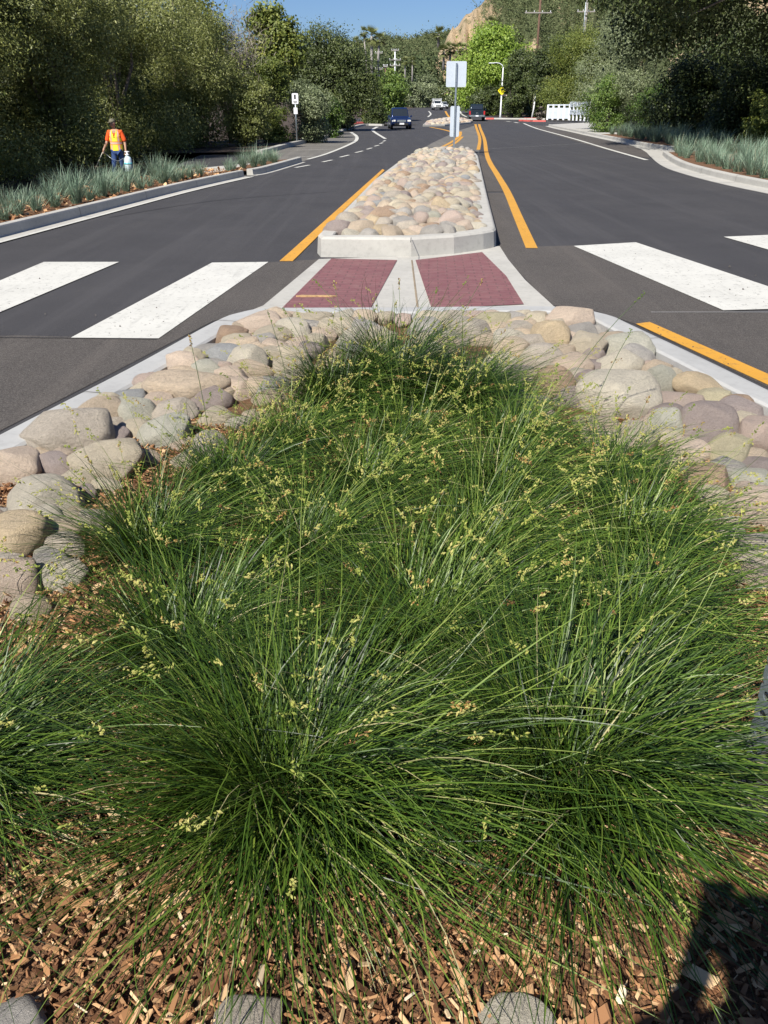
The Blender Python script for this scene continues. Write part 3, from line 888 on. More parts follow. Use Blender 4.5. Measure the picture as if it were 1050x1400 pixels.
NEAR = [
 (83, 600, 54, 34, 'grey-tan', "big rough grey-tan boulder, the tallest one beside the left kerb"),
 (75, 640, 26, 20, 'mauve', "small mauve cobble leaning on the front of the big rough grey-tan boulder"),
 (20, 642, 42, 28, 'peach', "peach and mauve cobble at the photo's left edge below the big grey-tan boulder"),
 (59, 690, 50, 30, 'pale', "whitish speckled cobble like a bread loaf at the left beside the grass tips"),
 (25, 742, 40, 32, 'golden', "golden orange cobble at the left edge just below the whitish speckled one"),
 (12, 795, 42, 30, 'peach', "peach cobble at the left edge touching the wood chips"),
 (150, 634, 50, 30, 'cream', "long cream boulder half covered by the grass left of centre"),
 (120, 566, 31, 24, 'tan', "round tan cobble standing proud behind the big grey-tan boulder"),
 (100, 554, 24, 18, 'cream', "cream cobble tucked behind the round tan one at the left kerb"),
 (150, 545, 26, 15, 'blue-grey', "blue-grey flat cobble behind the pale green-grey one by the left kerb"),
 (183, 526, 25, 16, 'pink', "dusky pink cobble touching the left kerb"),
 (192, 538, 21, 14, 'cream', "small cream cobble in front of the dusky pink one"),
 (181, 566, 31, 20, 'green-grey', "smooth green-grey cobble in the left border"),
 (155, 597, 28, 14, 'mauve', "flat mauve cobble between the big boulder and the long cream one"),
 (115, 672, 17, 14, 'mauve', "little mauve cobble squeezed beside the whitish speckled loaf-shaped one"),
 (85, 724, 27, 18, 'tan', "tan cobble mostly hidden by grass right of the golden orange one"),
 (66, 757, 22, 16, 'green-grey', "green-grey cobble below the whitish speckled one, under grass tips"),
 (0, 700, 14, 14, 'grey', "dark grey cobble cut by the photo's left edge"),
 (254, 535, 58, 24, 'tan', "largest flat sandy tan boulder in the middle of the left border"),
 (224, 503, 32, 19, 'peach', "peach cobble between the left kerb and the upright egg-shaped one"),
 (263, 495, 20, 19, 'cream', "upright egg-shaped cream cobble in the left border"),
 (309, 488, 30, 13, 'blue-grey', "dark blue-grey slab-like cobble near the grass edge"),
 (283, 510, 25, 16, 'green-grey', "green-grey cobble right of the upright egg-shaped one"),
 (307, 504, 14, 11, 'pink', "small pink cobble resting against the blue-grey slab"),
 (289, 462, 24, 15, 'brown', "brown cobble at the bend of the left kerb"),
 (256, 480, 26, 11, 'grey', "flat grey cobble touching the left kerb below the brown one"),
 (298, 478, 22, 10, 'brown', "low brown cobble in front of the brown one at the kerb bend"),
 (326, 467, 22, 13, 'cream', "cream cobble right of the brown one at the kerb bend"),
 (326, 443, 33, 16, 'peach', "wide peach cobble in the row next to the left brick pad"),
 (354, 432, 25, 13, 'tan', "tan cobble behind the wide peach one, next to the left brick pad"),
 (373, 460, 26, 14, 'cream', "cream cobble in front of the tan one by the left brick pad"),
 (402, 455, 25, 15, 'pale', "pale cobble above the grass, second row, below the left brick pad"),
 (430, 438, 24, 13, 'cream', "cream cobble in the top row below the left brick pad's middle"),
 (466, 429, 20, 10, 'pale', "pale cobble in the top row below the left brick pad's right half"),
 (456, 450, 26, 14, 'cream', "cream cobble in the second row left of the grass top"),
 (395, 431, 14, 10, 'peach', "small peach cobble in the top row, right of the tan one by the brick pad"),
 (318, 526, 17, 13, 'tan', "tan cobble at the orange litter by the grass edge"),
 (338, 496, 27, 18, 'pale', "pale cobble half under the grass left of the clump at the top"),
 (230, 592, 42, 20, 'green-grey', "wide pale green-grey cobble half buried by grass left"),
 (238, 566, 32, 17, 'grey-tan', "grey-tan cobble below the largest flat sandy boulder"),
 (500, 436, 20, 11, 'tan', "tan cobble in the top row left of the concrete strip"),
 (552, 439, 15, 10, 'pink', "small round pink cobble below the concrete strip's joint"),
 (526, 432, 15, 9, 'cream', "small cream cobble left of the round pink one below the concrete strip"),
 (594, 443, 28, 15, 'cream', "cream cobble in the top row below the right brick pad's left corner"),
 (617, 432, 21, 11, 'grey-tan', "grey-tan cobble at the near edge of the right brick pad"),
 (640, 427, 22, 11, 'pink', "pink cobble at the near edge of the right brick pad"),
 (674, 442, 24, 14, 'olive', "yellowish cobble in front of the right brick pad"),
 (643, 454, 32, 16, 'grey-tan', "wide grey-tan cobble in the second row below the right brick pad"),
 (706, 441, 19, 12, 'grey', "light grey cobble right of the yellowish one by the right brick pad"),
 (697, 426, 22, 9, 'cream', "cream cobble at the right brick pad's near right corner"),
 (731, 424, 13, 7, 'tan', "small tan cobble in the top row right of the brick pads"),
 (733, 442, 21, 13, 'cream', "cream cobble below the small tan one right of the brick pads"),
 (689, 466, 19, 13, 'pale', "pale cobble at the grass edge below the light grey one"),
 (713, 458, 19, 10, 'tan', "low tan cobble between the pale and orange ones"),
 (750, 468, 31, 22, 'golden', "orange-tan cobble in the right border's upper part"),
 (780, 444, 29, 20, 'peach', "tall pinkish-tan cobble highest in the right border's upper part"),
 (812, 441, 16, 12, 'tan', "tan cobble touching the right kerb bend"),
 (800, 480, 28, 20, 'cream', "cream-brown cobble right of the orange-tan one"),
 (735, 493, 30, 18, 'grey-tan', "grey-tan cobble at the grass edge under the orange-tan one"),
 (783, 503, 28, 16, 'peach', "flat peach cobble between the cream-brown one and the brown one"),
 (837, 464, 24, 9, 'tan', "thin tan cobble along the right kerb"),
 (861, 479, 34, 17, 'green-grey', "rounded green-grey cobble along the right kerb"),
 (848, 502, 30, 19, 'pale', "bright cream cobble tilted in front of the green-grey one"),
 (886, 502, 15, 12, 'pink', "small pink cobble between the bright cream one and the kerb"),
 (867, 522, 16, 11, 'tan', "small tan cobble under the bright cream tilted one"),
 (898, 526, 25, 23, 'green-grey', "round green-grey ball-like cobble in the right border"),
 (843, 549, 57, 32, 'pale', "biggest pale grey-cream boulder in the right border"),
 (760, 536, 30, 30, 'brown', "big brown cobble behind grass tips right of centre"),
 (921, 515, 17, 12, 'cream', "cream cobble behind the round ball-like one near the right kerb"),
 (967, 531, 37, 13, 'golden', "long yellow cobble along the right kerb"),
 (978, 545, 27, 12, 'olive', "olive cobble in front of the long yellow one"),
 (927, 551, 33, 14, 'pink', "flat rosy cobble right of the biggest pale boulder"),
 (967, 589, 38, 28, 'mauve', "large smooth purple-brown cobble in the right border"),
 (915, 586, 27, 26, 'green-grey', "green-grey cobble left of the large purple-brown one"),
 (912, 563, 24, 14, 'mauve', "mauve cobble behind the green-grey one of the right border"),
 (1008, 568, 38, 20, 'mauve', "dark mauve cobble behind the large purple-brown one"),
 (1028, 553, 26, 14, 'brown', "brown cobble touching the right kerb at the photo's right edge"),
 (1034, 602, 30, 28, 'pink', "pinkish cobble at the photo's right edge, next to the large purple-brown one"),
 (1018, 582, 24, 16, 'cream', "cream cobble peeping out behind the pinkish one at the right edge"),
 (997, 625, 33, 25, 'olive', "round yellow-grey cobble in the right border's front"),
 (935, 622, 32, 19, 'peach', "reddish tan cobble at the grass edge left of the round yellow-grey one"),
 (967, 660, 33, 22, 'brown', "brown cobble at the grass edge below the round yellow-grey one"),
 (1029, 656, 33, 17, 'green-grey', "pale green cobble at the right edge under the pinkish one"),
 (1030, 698, 42, 30, 'peach', "big rosy cream cobble at the right edge in the middle of the photo"),
 (993, 735, 24, 26, 'pale', "pale cobble at the grass edge, below and left of the big rosy cream one"),
 (1042, 762, 34, 32, 'grey-tan', "big grey-tan cobble, lowest of the right border"),
 (868, 603, 32, 20, 'cream', "cream cobble half hidden by grass below the biggest pale boulder"),
 (822, 588, 28, 16, 'tan', "tan cobble under grass tips below the biggest pale boulder"),
 (10, 1392, 48, 22, 'grey', "grey stone in the wood chips at the bottom left corner"),
 (335, 1392, 52, 20, 'grey-tan', "dark grey stone in the wood chips at the bottom, left of centre"),
 (712, 1386, 46, 18, 'pale', "pale cream stone in the wood chips at the bottom, right of centre"),
]
placed = []
for i, (px, py, rx, ry, c, lab) in enumerate(NEAR):
    dx, dy, dz = ray(px, py)
    zc = BEDZ + .04
    p = P(px, py, zc)
    dist = (p - Vector((0, 0, CAM_H))).length
    depth = p.y * math.cos(PITCH) + (CAM_H - zc) * math.sin(PITCH)
    s = depth / F
    a = rx * s * 1.06
    el = math.atan2(CAM_H - zc, p.y)
    rzv = max(min(ry * s * 1.22, a * .98), a * .52)
    ryw = a * random.uniform(.75, .95)
    # keep it off the kerb
    best = None
    for q0, q1 in zip(inner, inner[1:]):
        e_ = q1 - q0; L_ = e_.length_squared
        if L_ < 1e-9: continue
        t_ = max(0, min(1, (Vector((p.x, p.y)) - q0).dot(e_) / L_)); c_ = q0 + e_ * t_
        dd_ = (Vector((p.x, p.y)) - c_).length
        if best is None or dd_ < best[0]: best = (dd_, c_, Vector((e_.y, -e_.x)).normalized())
    side_ = (Vector((p.x, p.y)) - best[1]).dot(best[2])
    if side_ < a * .72 and p.y > 1.5:
        p.x += best[2].x * (a * .72 - side_); p.y += best[2].y * (a * .72 - side_)
    stone((p.x, p.y, BEDZ + rzv * .46), (a, ryw, rzv), c, lab, "cobbles bordering the near median bed", HI, tilt=.12)
    placed.append((p.x, p.y, a))
# smaller stones wedged under and between
fill_cols = ['tan', 'grey', 'cream', 'cream', 'mauve', 'grey-tan', 'peach', 'pale', 'tan']
def grass_zone(x, y):
    hw = 1.22 if y < 3.3 else 1.22 - (y - 3.3) * .55
    return abs(x - .05) < hw and y < 4.75
cnt = 0
rr = random.Random(3)
inner_np = np.array(innp)
for _ in range(12000):
    if cnt >= 200: break
    x = rr.uniform(-2.6, 2.8); y = rr.uniform(2.3, 6.9)
    if not inside(np.array([x]), np.array([y]))[0]: continue
    if grass_zone(x, y): continue
    dmin = np.min(np.hypot(inner_np[:, 0] - x, inner_np[:, 1] - y))
    r = rr.uniform(.06, .105) if y < 4.6 else rr.uniform(.08, .14)
    if dmin < r * .7: continue
    if any(math.hypot(x - a, y - b) < r * .32 + c * .64 for a, b, c in placed): continue
    placed.append((x, y, r)); cnt += 1
    stone((x, y, BEDZ + r * .16), (r * 1.1, r * rr.uniform(.75, 1), r * rr.uniform(.7, .95)), rr.choice(fill_cols), "smaller cobble wedged between the larger stones around the grass", "small filler cobbles of the near border", HI)

def nth(i):
    return f"{i}{'th' if 10 <= i % 100 <= 20 else {1:'st',2:'nd',3:'rd'}.get(i % 10,'th')}"
# island cobbles in hexagonal jittered rows
ORD = ["front", "second", "third", "fourth", "fifth", "sixth", "seventh", "eighth", "ninth", "tenth", "eleventh", "twelfth", "thirteenth", "fourteenth", "fifteenth", "sixteenth", "seventeenth", "eighteenth", "nineteenth", "twentieth"]
isl_cols = ['cream', 'tan', 'tan', 'pale', 'cream', 'peach', 'golden', 'grey', 'grey-tan', 'pink', 'mauve', 'green-grey', 'cream', 'tan', 'grey-tan', 'grey', 'brown', 'mauve', 'blue-grey']
y = isl_y0 + .12
row = 0
far_v, far_f, far_mi = [], [], []
lo_np = []
for me in LO:
    v = np.empty(len(me.vertices) * 3, np.float32); me.vertices.foreach_get("co", v); v = v.reshape(-1, 3)
    f = np.empty(len(me.loops), np.int32); me.loops.foreach_get("vertex_index", f)
    lo_np.append((v, f.reshape(-1, 3)))
LO2 = [stone_mesh(80 + i, 2) for i in range(8)]
lo2_np = []
for me in LO2:
    v = np.empty(len(me.vertices) * 3, np.float32); me.vertices.foreach_get("co", v); v = v.reshape(-1, 3)
    f = np.empty(len(me.loops), np.int32); me.loops.foreach_get("vertex_index", f)
    lo2_np.append((v, f.reshape(-1, 3)))
matkeys = list(SM.keys())
nind = 0
while y < isl_y1:
    xl = xof(LTOP, y) + .24; xr = xof(RTOP, y) - .24
    r = .140
    sp = .225 + .002 * row
    n = max(3, int((xr - xl) / sp))
    for k in range(n + 1):
        if row % 2 and k == n: continue
        x = xl + (xr - xl) * (k + (.5 if row % 2 else 0)) / n + rr.gauss(0, .018)
        yy = y + rr.gauss(0, .03)
        t = (x - xl) / (xr - xl)
        if yy < yfront(x) + .27: continue
        crown = .05 * math.sin(math.pi * min(max(t, 0), 1)) * min(1, (y - isl_y0) / 1.5 + .15)
        sz = r * rr.lognormvariate(0, .2)
        sz = min(sz, .205)
        rad = (sz * rr.uniform(.95, 1.25), sz * rr.uniform(.8, 1.1), sz * rr.uniform(.7, .95))
        z = .165 + crown + rr.uniform(-.02, .06)
        c = rr.choice(isl_cols)
        if row < 20 and nind < 100:
            nind += 1
            stone((x, yy, z), rad, c, f"{c} cobble in the {ORD[row]} row of the raised island, {nth(k+1)} from left", "river cobbles filling the raised island", HI if row < 6 else LO, rz=rr.uniform(0, 3.1), tilt=.25)
        else:
            v, f = rr.choice(lo_np if y < 20 else lo2_np)
            Rm = np.array((Matrix.Rotation(rr.uniform(0, 6.28), 3, 'Z') @ Matrix.Rotation(rr.gauss(0, .25), 3, 'X')))
            vv = (v * np.array(rad)) @ Rm.T + np.array((x, yy, z))
            far_f.append(f + sum(len(a) for a in far_v)); far_v.append(vv); far_mi.append(np.full(len(f), matkeys.index(c)))
    y += .205 + .0015 * row
    row += 1
if far_v:
    o = mobj("cobbles", npmesh("cobbles", np.concatenate(far_v), np.concatenate(far_f), [SMF[k] for k in matkeys], smooth=True, midx=np.concatenate(far_mi)))
    tag(o, "mass of river cobbles filling the far part of the raised island up to the sign", "stones", kind="stuff")
# second, far island
fi = [v2(P(x, y_)) for x, y_ in ((578, 173.2), (608, 172.4), (643, 169.2), (646, 167.2), (636, 164.0), (606, 164.6), (584, 167.5))]
ring_kerb("far_island_kerb", fi, .2, .17, M['concrete'])
mbf = MB()
fc = sum(fi, Vector((0, 0))) / len(fi)
fv, ff, fm = [], [], []
for k in range(260):
    a, b = rr.uniform(0, 6.283), math.sqrt(rr.random())
    t = rr.random(); i = rr.randrange(len(fi))
    e = fi[i].lerp(fi[(i + 1) % len(fi)], t)
    p = fc.lerp(e, b * .92)
    s = rr.uniform(.18, .32)
    v, f = rr.choice(lo2_np)
    vv = v * np.array((s * 1.2, s, s * .7)) + np.array((p.x, p.y, rise(p.y) + .12 + .30 * (1 - b)))
    ff.append(f + sum(len(q) for q in fv)); fv.append(vv); fm.append(np.full(len(f), matkeys.index(rr.choice(isl_cols))))
tag(mobj("cobbles", npmesh("cobbles", np.concatenate(fv), np.concatenate(ff), [SMF[k] for k in matkeys], smooth=True, midx=np.concatenate(fm))), "heap of pale cobbles on the second, far traffic island", "stones", kind="stuff")

# ---------------------------------------------------------------- grasses
def blades(rng, n, base_r, L, Lvar, w, th0, th1, seg=7, ground=.0, pw=1.2, az=None, azspread=None, taper=.85, cen=(0, 0)):
    az_ = rng.uniform(0, 2 * math.pi, n) if az is None else rng.normal(az, azspread, n)
    rb = base_r * np.sqrt(rng.random(n))
    ab = az_ + rng.normal(0, .9, n)
    bx = cen[0] + rb * np.cos(ab); by = cen[1] + rb * np.sin(ab)
    ln = L * np.clip(rng.normal(1, Lvar, n), .35, 1.6)
    k = rng.random(n)
    t0 = th0[0] + (th0[1] - th0[0]) * rng.random(n) ** 1.1
    t1 = th1[0] + (th1[1] - th1[0]) * k
    t1 = np.maximum(t1, t0)
    wid = w * rng.uniform(.6, 1.25, n)
    tw = rng.normal(0, .5, n)
    azd = rng.normal(0, .5, n)
    x, y, z = bx.copy(), by.copy(), np.full(n, ground)
    P_ = [np.stack([x, y, z], 1)]
    A = []
    for s in range(seg):
        f = (s + .5) / seg
        th = t0 + (t1 - t0) * f ** pw
        a = az_ + azd * f
        ds = ln / seg
        x = x + np.sin(th) * np.cos(a) * ds; y = y + np.sin(th) * np.sin(a) * ds; z = z + np.cos(th) * ds
        z = np.maximum(z, ground + .012 + .02 * ((s * 7919 % 13) / 13))
        P_.append(np.stack([x, y, z], 1)); A.append(a)
    P_ = np.stack(P_, 1)          # n, seg+1, 3
    fr = np.linspace(0, 1, seg + 1)
    prof = np.clip((1 - fr ** 2.2) * taper + .12, .08, 1) ; prof[0] = .7
    a = az_[:, None] + azd[:, None] * fr[None]
    sx, sy = -np.sin(a), np.cos(a)
    up = np.sin(tw[:, None] + fr[None] * 1.1)
    side = np.stack([sx * np.cos(tw)[:, None], sy * np.cos(tw)[:, None], up * .6], -1)
    side /= np.linalg.norm(side, axis=-1, keepdims=True)
    hw = (wid[:, None] * prof[None] * .5)[..., None]
    V = np.stack([P_ + side * hw, P_ - side * hw], 2).reshape(n, -1, 3)
    m = (seg + 1) * 2
    f = np.array([[2 * s, 2 * s + 1, 2 * s + 3, 2 * s + 2] for s in range(seg)])
    Fc = (f[None] + (np.arange(n) * m)[:, None, None]).reshape(-1, 4)
    tb = np.clip(rng.normal(.47, .25, n), 0, .93)
    dry = rng.random(n) < .032
    tb[dry] = rng.uniform(.95, 1, dry.sum())
    tint = np.repeat(tb, m)
    return V.reshape(-1, 3), Fc, tint, P_

M['sedge'] = leaf_mat('sedge_blade', [(0, (.012, .026, .004)), (.35, (.030, .068, .007)), (.65, (.080, .142, .016)), (.92, (.19, .26, .040)), (1, (.46, .40, .22))], .43, .16, .42)
M['seed'] = leaf_mat('seed_spike', [(0, (.13, .20, .035)), (.4, (.34, .36, .08)), (.75, (.50, .46, .16)), (.93, (.36, .20, .06)), (1, (.16, .09, .04))], .7, .15, .2)
OCT_V = np.array([[0, 0, -1], [1, 0, 0], [0, 1, 0], [-1, 0, 0], [0, -1, 0], [0, 0, 1]], float)
OCT_F = np.array([[0, 2, 1], [0, 3, 2], [0, 4, 3], [0, 1, 4], [5, 1, 2], [5, 2, 3], [5, 3, 4], [5, 4, 1]])
def spikes(rng, paths, ln=.07, size=.0046, tintbase=None):
    """spikelets clustered along the last part of each stalk path (n, seg+1, 3)"""
    V, Fc, T = [], [], []
    c = 0
    for p in paths:
        seglen = np.linalg.norm(p[1:] - p[:-1], axis=1)
        tot = seglen.sum()
        d = p[-1] - p[-2]; d /= np.linalg.norm(d) + 1e-9
        L = ln * rng.uniform(.6, 1.4)
        tb = rng.beta(1.6, 1.8) if tintbase is None else tintbase
        k = int(rng.integers(12, 20))
        for i in range(k):
            t = rng.random() ** 1.2
            pos = p[-1] - d * L * t + rng.normal(0, .0028 + .001 * (i % 3), 3)
            s = size * rng.uniform(.6, 1.3)
            dirn = d + rng.normal(0, .7, 3); dirn /= np.linalg.norm(dirn)
            a = np.cross(dirn, [.3, .5, .81]); a /= np.linalg.norm(a); b = np.cross(dirn, a)
            Rm = np.stack([a * s * .55, b * s * .55, dirn * s * 1.25])
            V.append(OCT_V @ Rm + pos); Fc.append(OCT_F + c * 6); c += 1
            T.append(np.full(6, np.clip(tb + rng.normal(0, .12), 0, 1)))
    return np.concatenate(V), np.concatenate(Fc), np.concatenate(T)

TS = 0.0
def clump(x, y, sc, n, label, seed, lean=0.0, ht=1.0, nst=34, wid=.0031):
    rng = np.random.default_rng(seed)
    e = empty("sedge_clump", (x, y, BEDZ), 0)
    tag(e, label, "grass clump", "green sedge clumps filling the near median")
    n1 = int(n * .55); n2 = n - n1
    A = blades(rng, n1, .13 * sc, .52 * sc * ht, .22, wid, (.05, .85), (1.0, 2.2), seg=8, pw=1.25)
    B = blades(rng, n2, .17 * sc, .64 * sc, .25, wid, (.45, 1.15), (1.35, 2.0), seg=8, pw=.9)
    V = np.concatenate([A[0], B[0]]); Fc = np.concatenate([A[1], B[1] + len(A[0])]); T = np.concatenate([A[2], B[2]])
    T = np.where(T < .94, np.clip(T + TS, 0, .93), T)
    mobj("blades", npmesh("blades", V, Fc, M['sedge'], T), e)
    S = blades(rng, nst, .12 * sc, .72 * sc, .18, .0029, (.1, 1.0), (.7, 1.7), seg=9, pw=1.6, taper=.9)
    v, f, t = spikes(rng, S[3], .065, .0047)
    # stalks narrow ribbons + spikelets
    T2 = np.clip(S[2] * .3, 0, .3)
    nq = len(S[0])
    o = mobj("seed_stalks", npmesh("seed_stalks", S[0], S[1], M['sedge'], np.where(S[2] > .5, .93, np.clip(S[2] + .25, 0, .9))), e)
    mobj("seed_heads", npmesh("seed_heads", v, f, M['seed'], t), e)
    return e
CL = [
 (-.24, 1.56, 1.00, 3800, "front left sedge clump, its long blades fanning over the wood chips"),
 (.46, 1.62, 1.02, 3800, "front right sedge clump with blades hanging down to the chips, left of the shadow"),
 (-1.10, 1.62, .84, 2400, "sedge clump cut by the photo's left edge, level with the front row"),
 (-.60, 2.16, .84, 2400, "sedge clump directly behind and left of the front left clump"),
 (.12, 2.20, .92, 2800, "middle sedge clump right behind the two front clumps"),
 (.80, 2.30, .78, 2400, "sedge clump at the right beside the perforated steel post"),
 (-.90, 2.86, .74, 2000, "sedge clump beside the wood chips and the golden orange cobble at left"),
 (-.30, 2.80, .78, 2200, "sedge clump in the third row, left of the middle"),
 (.36, 2.78, .84, 2400, "sedge clump in the third row, right of the middle"),
 (.98, 2.90, .78, 2200, "sedge clump beside the big rosy cream cobble at right"),
 (-.70, 3.42, .72, 1800, "sedge clump touching the long cream boulder at left"),
 (-.08, 3.38, .78, 1900, "sedge clump at the heart of the bed, fourth row"),
 (.50, 3.40, .78, 1900, "sedge clump in the fourth row right of the heart of the bed"),
 (1.02, 3.50, .66, 1600, "sedge clump beside the brown cobbles at the right border's front"),
 (-.46, 3.98, .72, 1700, "sedge clump beside the orange litter and the largest flat sandy boulder"),
 (.12, 3.96, .70, 1600, "sedge clump just in front of the tallest back clumps"),
 (.66, 4.02, .72, 1700, "sedge clump beside the biggest pale boulder at right"),
 (-.26, 4.60, .80, 2400, "back left sedge clump under the left brick pad"),
 (.46, 4.60, .76, 2400, "back right sedge clump under the right brick pad"),
 (.06, 4.84, .88, 2900, "hindmost and darkest sedge clump, its tips over the cobbles at the concrete strip"),
]
HT = {0: .97, 1: .97, 2: .9, 4: .92, 3: .85, 5: .85, 17: 1.10, 18: 1.06, 19: 1.30, 14: .74, 15: .7, 16: .74}
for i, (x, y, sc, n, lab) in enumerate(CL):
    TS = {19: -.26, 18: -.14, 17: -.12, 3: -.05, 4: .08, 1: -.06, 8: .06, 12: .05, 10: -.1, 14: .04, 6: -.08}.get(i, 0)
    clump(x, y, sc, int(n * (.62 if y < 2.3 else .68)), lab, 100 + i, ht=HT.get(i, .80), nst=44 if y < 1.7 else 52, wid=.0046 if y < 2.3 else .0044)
# a few long bare stalks standing well above the grass
def tall_stalks():
    rng = np.random.default_rng(77)
    spec = [((.10, 4.5), (-.02, .12)), ((-.50, 4.3), (-.10, .0)), ((-.35, 4.5), (-.2, .05)), ((.30, 4.6), (.25, .15)), ((.9, 3.6), (.25, .25)), ((.8, 3.9), (.45, .15)), ((-.75, 3.4), (-.05, .0)), ((.0, 4.6), (-.4, .2)), ((.2, 4.7), (.1, .1)), ((-.2, 4.6), (-.08, .15))]
    for i, ((bx, by), (lx, ly)) in enumerate(spec):
        e = empty("seed_stalk", (bx, by, BEDZ))
        tag(e, "long thin sedge stalk with a seed head rising above the back of the grass", "grass stalk", "tall seed stalks above the sedge")
        H = rng.uniform(.6, .78)
        pts = [Vector((lx * t * t, ly * t * t, H * t)) for t in [k / 7 for k in range(8)]]
        MB().tube(pts, [.0016] * 7 + [.001], n=4).build("stalk", M['sedge_dark'], e)
        v, f, t = spikes(rng, [np.array(pts)], .05, .005, .0 if i % 3 else .9)
        mobj("seed_head", npmesh("seed_head", v, f, M['seed'], t), e)
M['sedge_dark'] = mat('stalk_green', (.06, .10, .03), .6, 0, .1)
tall_stalks()

# blue-green grasses of the kerb beds
M['lyme'] = leaf_mat('blue_grass_blade', [(0, (.09, .15, .095)), (.5, (.19, .28, .19)), (.93, (.33, .41, .30)), (1, (.42, .38, .24))], .55, .2, .35)
def lyme_mesh(seed, n=300, L=.62, w=.011):
    rng = np.random.default_rng(seed)
    A = blades(rng, n, .15, L, .3, w, (.02, .75), (.15, 1.2), seg=5, pw=1.4)
    return npmesh("blue_grass_tuft", A[0], A[1], M['lyme'], A[2])
LY = [lyme_mesh(300 + i, 120 + 26 * i, .58 + .05 * i, .019) for i in range(6)]
def tuft(x, y, z, s, lab, grp):
    o = bpy.data.objects.new("blue_grass_tuft", random.choice(LY))
    o.location = (x, y, z); o.scale = (s, s, s * random.uniform(.85, 1.1)); o.rotation_euler = (0, 0, random.uniform(0, 6.28))
    link(o); tag(o, lab, "grass tuft", grp)
L1 = LL[-1]
tot = [(a, b) for a, b in zip(L1, L1[1:])]
k = 0
def along(line, t):
    seg = [(b - a).length for a, b in zip(line, line[1:])]
    s = t * sum(seg)
    for (a, b), l in zip(zip(line, line[1:]), seg):
        if s <= l: return a.lerp(b, s / l), (b - a).normalized()
        s -= l
    return line[-1], (line[-1] - line[-2]).normalized()
i0 = 0
for t in np.linspace(.06, .90, 19):
    p, d = along(L1, t)
    i0 += 1
    q = p + Vector((-d.y, d.x)) * random.uniform(.45, .6)
    tuft(q.x, q.y, .10, random.uniform(.42, .62), f"blue-green tuft, front row of the left kerb bed, {nth(i0)} from near end", "blue-green grass tufts of the left kerb bed")
i0 = 0
for t in np.linspace(.02, .88, 15):
    p, d = along(L1, t)
    i0 += 1
    q = p + Vector((-d.y, d.x)) * random.uniform(1.1, 1.6)
    tuft(q.x, q.y, .06, random.uniform(.45, .66), f"blue-green tuft, rear row of the left kerb bed, {nth(i0)} from near end", "blue-green grass tufts of the left kerb bed")
i0 = 0
for t in np.linspace(.0, .78, 8):
    p, d = along(LL2[-1], t); i0 += 1
    q = p + Vector((-d.y, d.x)) * random.uniform(.3, .7)
    tuft(q.x, q.y, .10, random.uniform(.45, .6), f"low blue-green tuft on the small left island, {nth(i0)} from near end", "blue-green tufts of the small left island")
# right beds: rows at offsets from the kerb's back edge
i0 = 0
RB = rl
for off, cnt_ in ((.5, 18), (1.3, 18), (2.4, 16), (3.4, 14)):
    for t in np.linspace(.02, 1, cnt_):
        p, d = along(RB, t); i0 += 1
        q = p + Vector((d.y, -d.x)) * (off + random.uniform(-.2, .2)) + Vector((0, .3))
        if off > 1.5 and t < .12: continue
        tuft(q.x, q.y, .12, random.uniform(.55, .82), f"tall blue-green tuft of the right rounded bed, row {int(off+.1)}, {nth(int(t*cnt_)+1)} from photo's edge", "tall blue-green grasses of the right bed")
i0 = 0
RB2 = rlb[6:20]
for off, cnt_ in ((.8, 13), (1.7, 13), (2.7, 12)):
    for j, t in enumerate(np.linspace(.0, .95, cnt_)):
        p, d = along(RB2, t)
        q = p + Vector((d.y, -d.x)) * (off + random.uniform(-.2, .2))
        tuft(q.x, q.y, .14, random.uniform(.7, .95), f"blue-green tuft behind the straight right kerb, row {int(off+.3)}, {nth(j+1)} from its near end", "blue-green grasses of the far right strip")
p_a = bed("far_right_planting_bed", RB2, -1, 3.6, .158, M['mulch_base'])
patch("rear_dry_bed", [P(960, 222, .13), P(1200, 240, .13), P(1200, 216, .13), P(960, 208, .13)], .150, M['dirt'], parent=None)["kind"] = "structure"

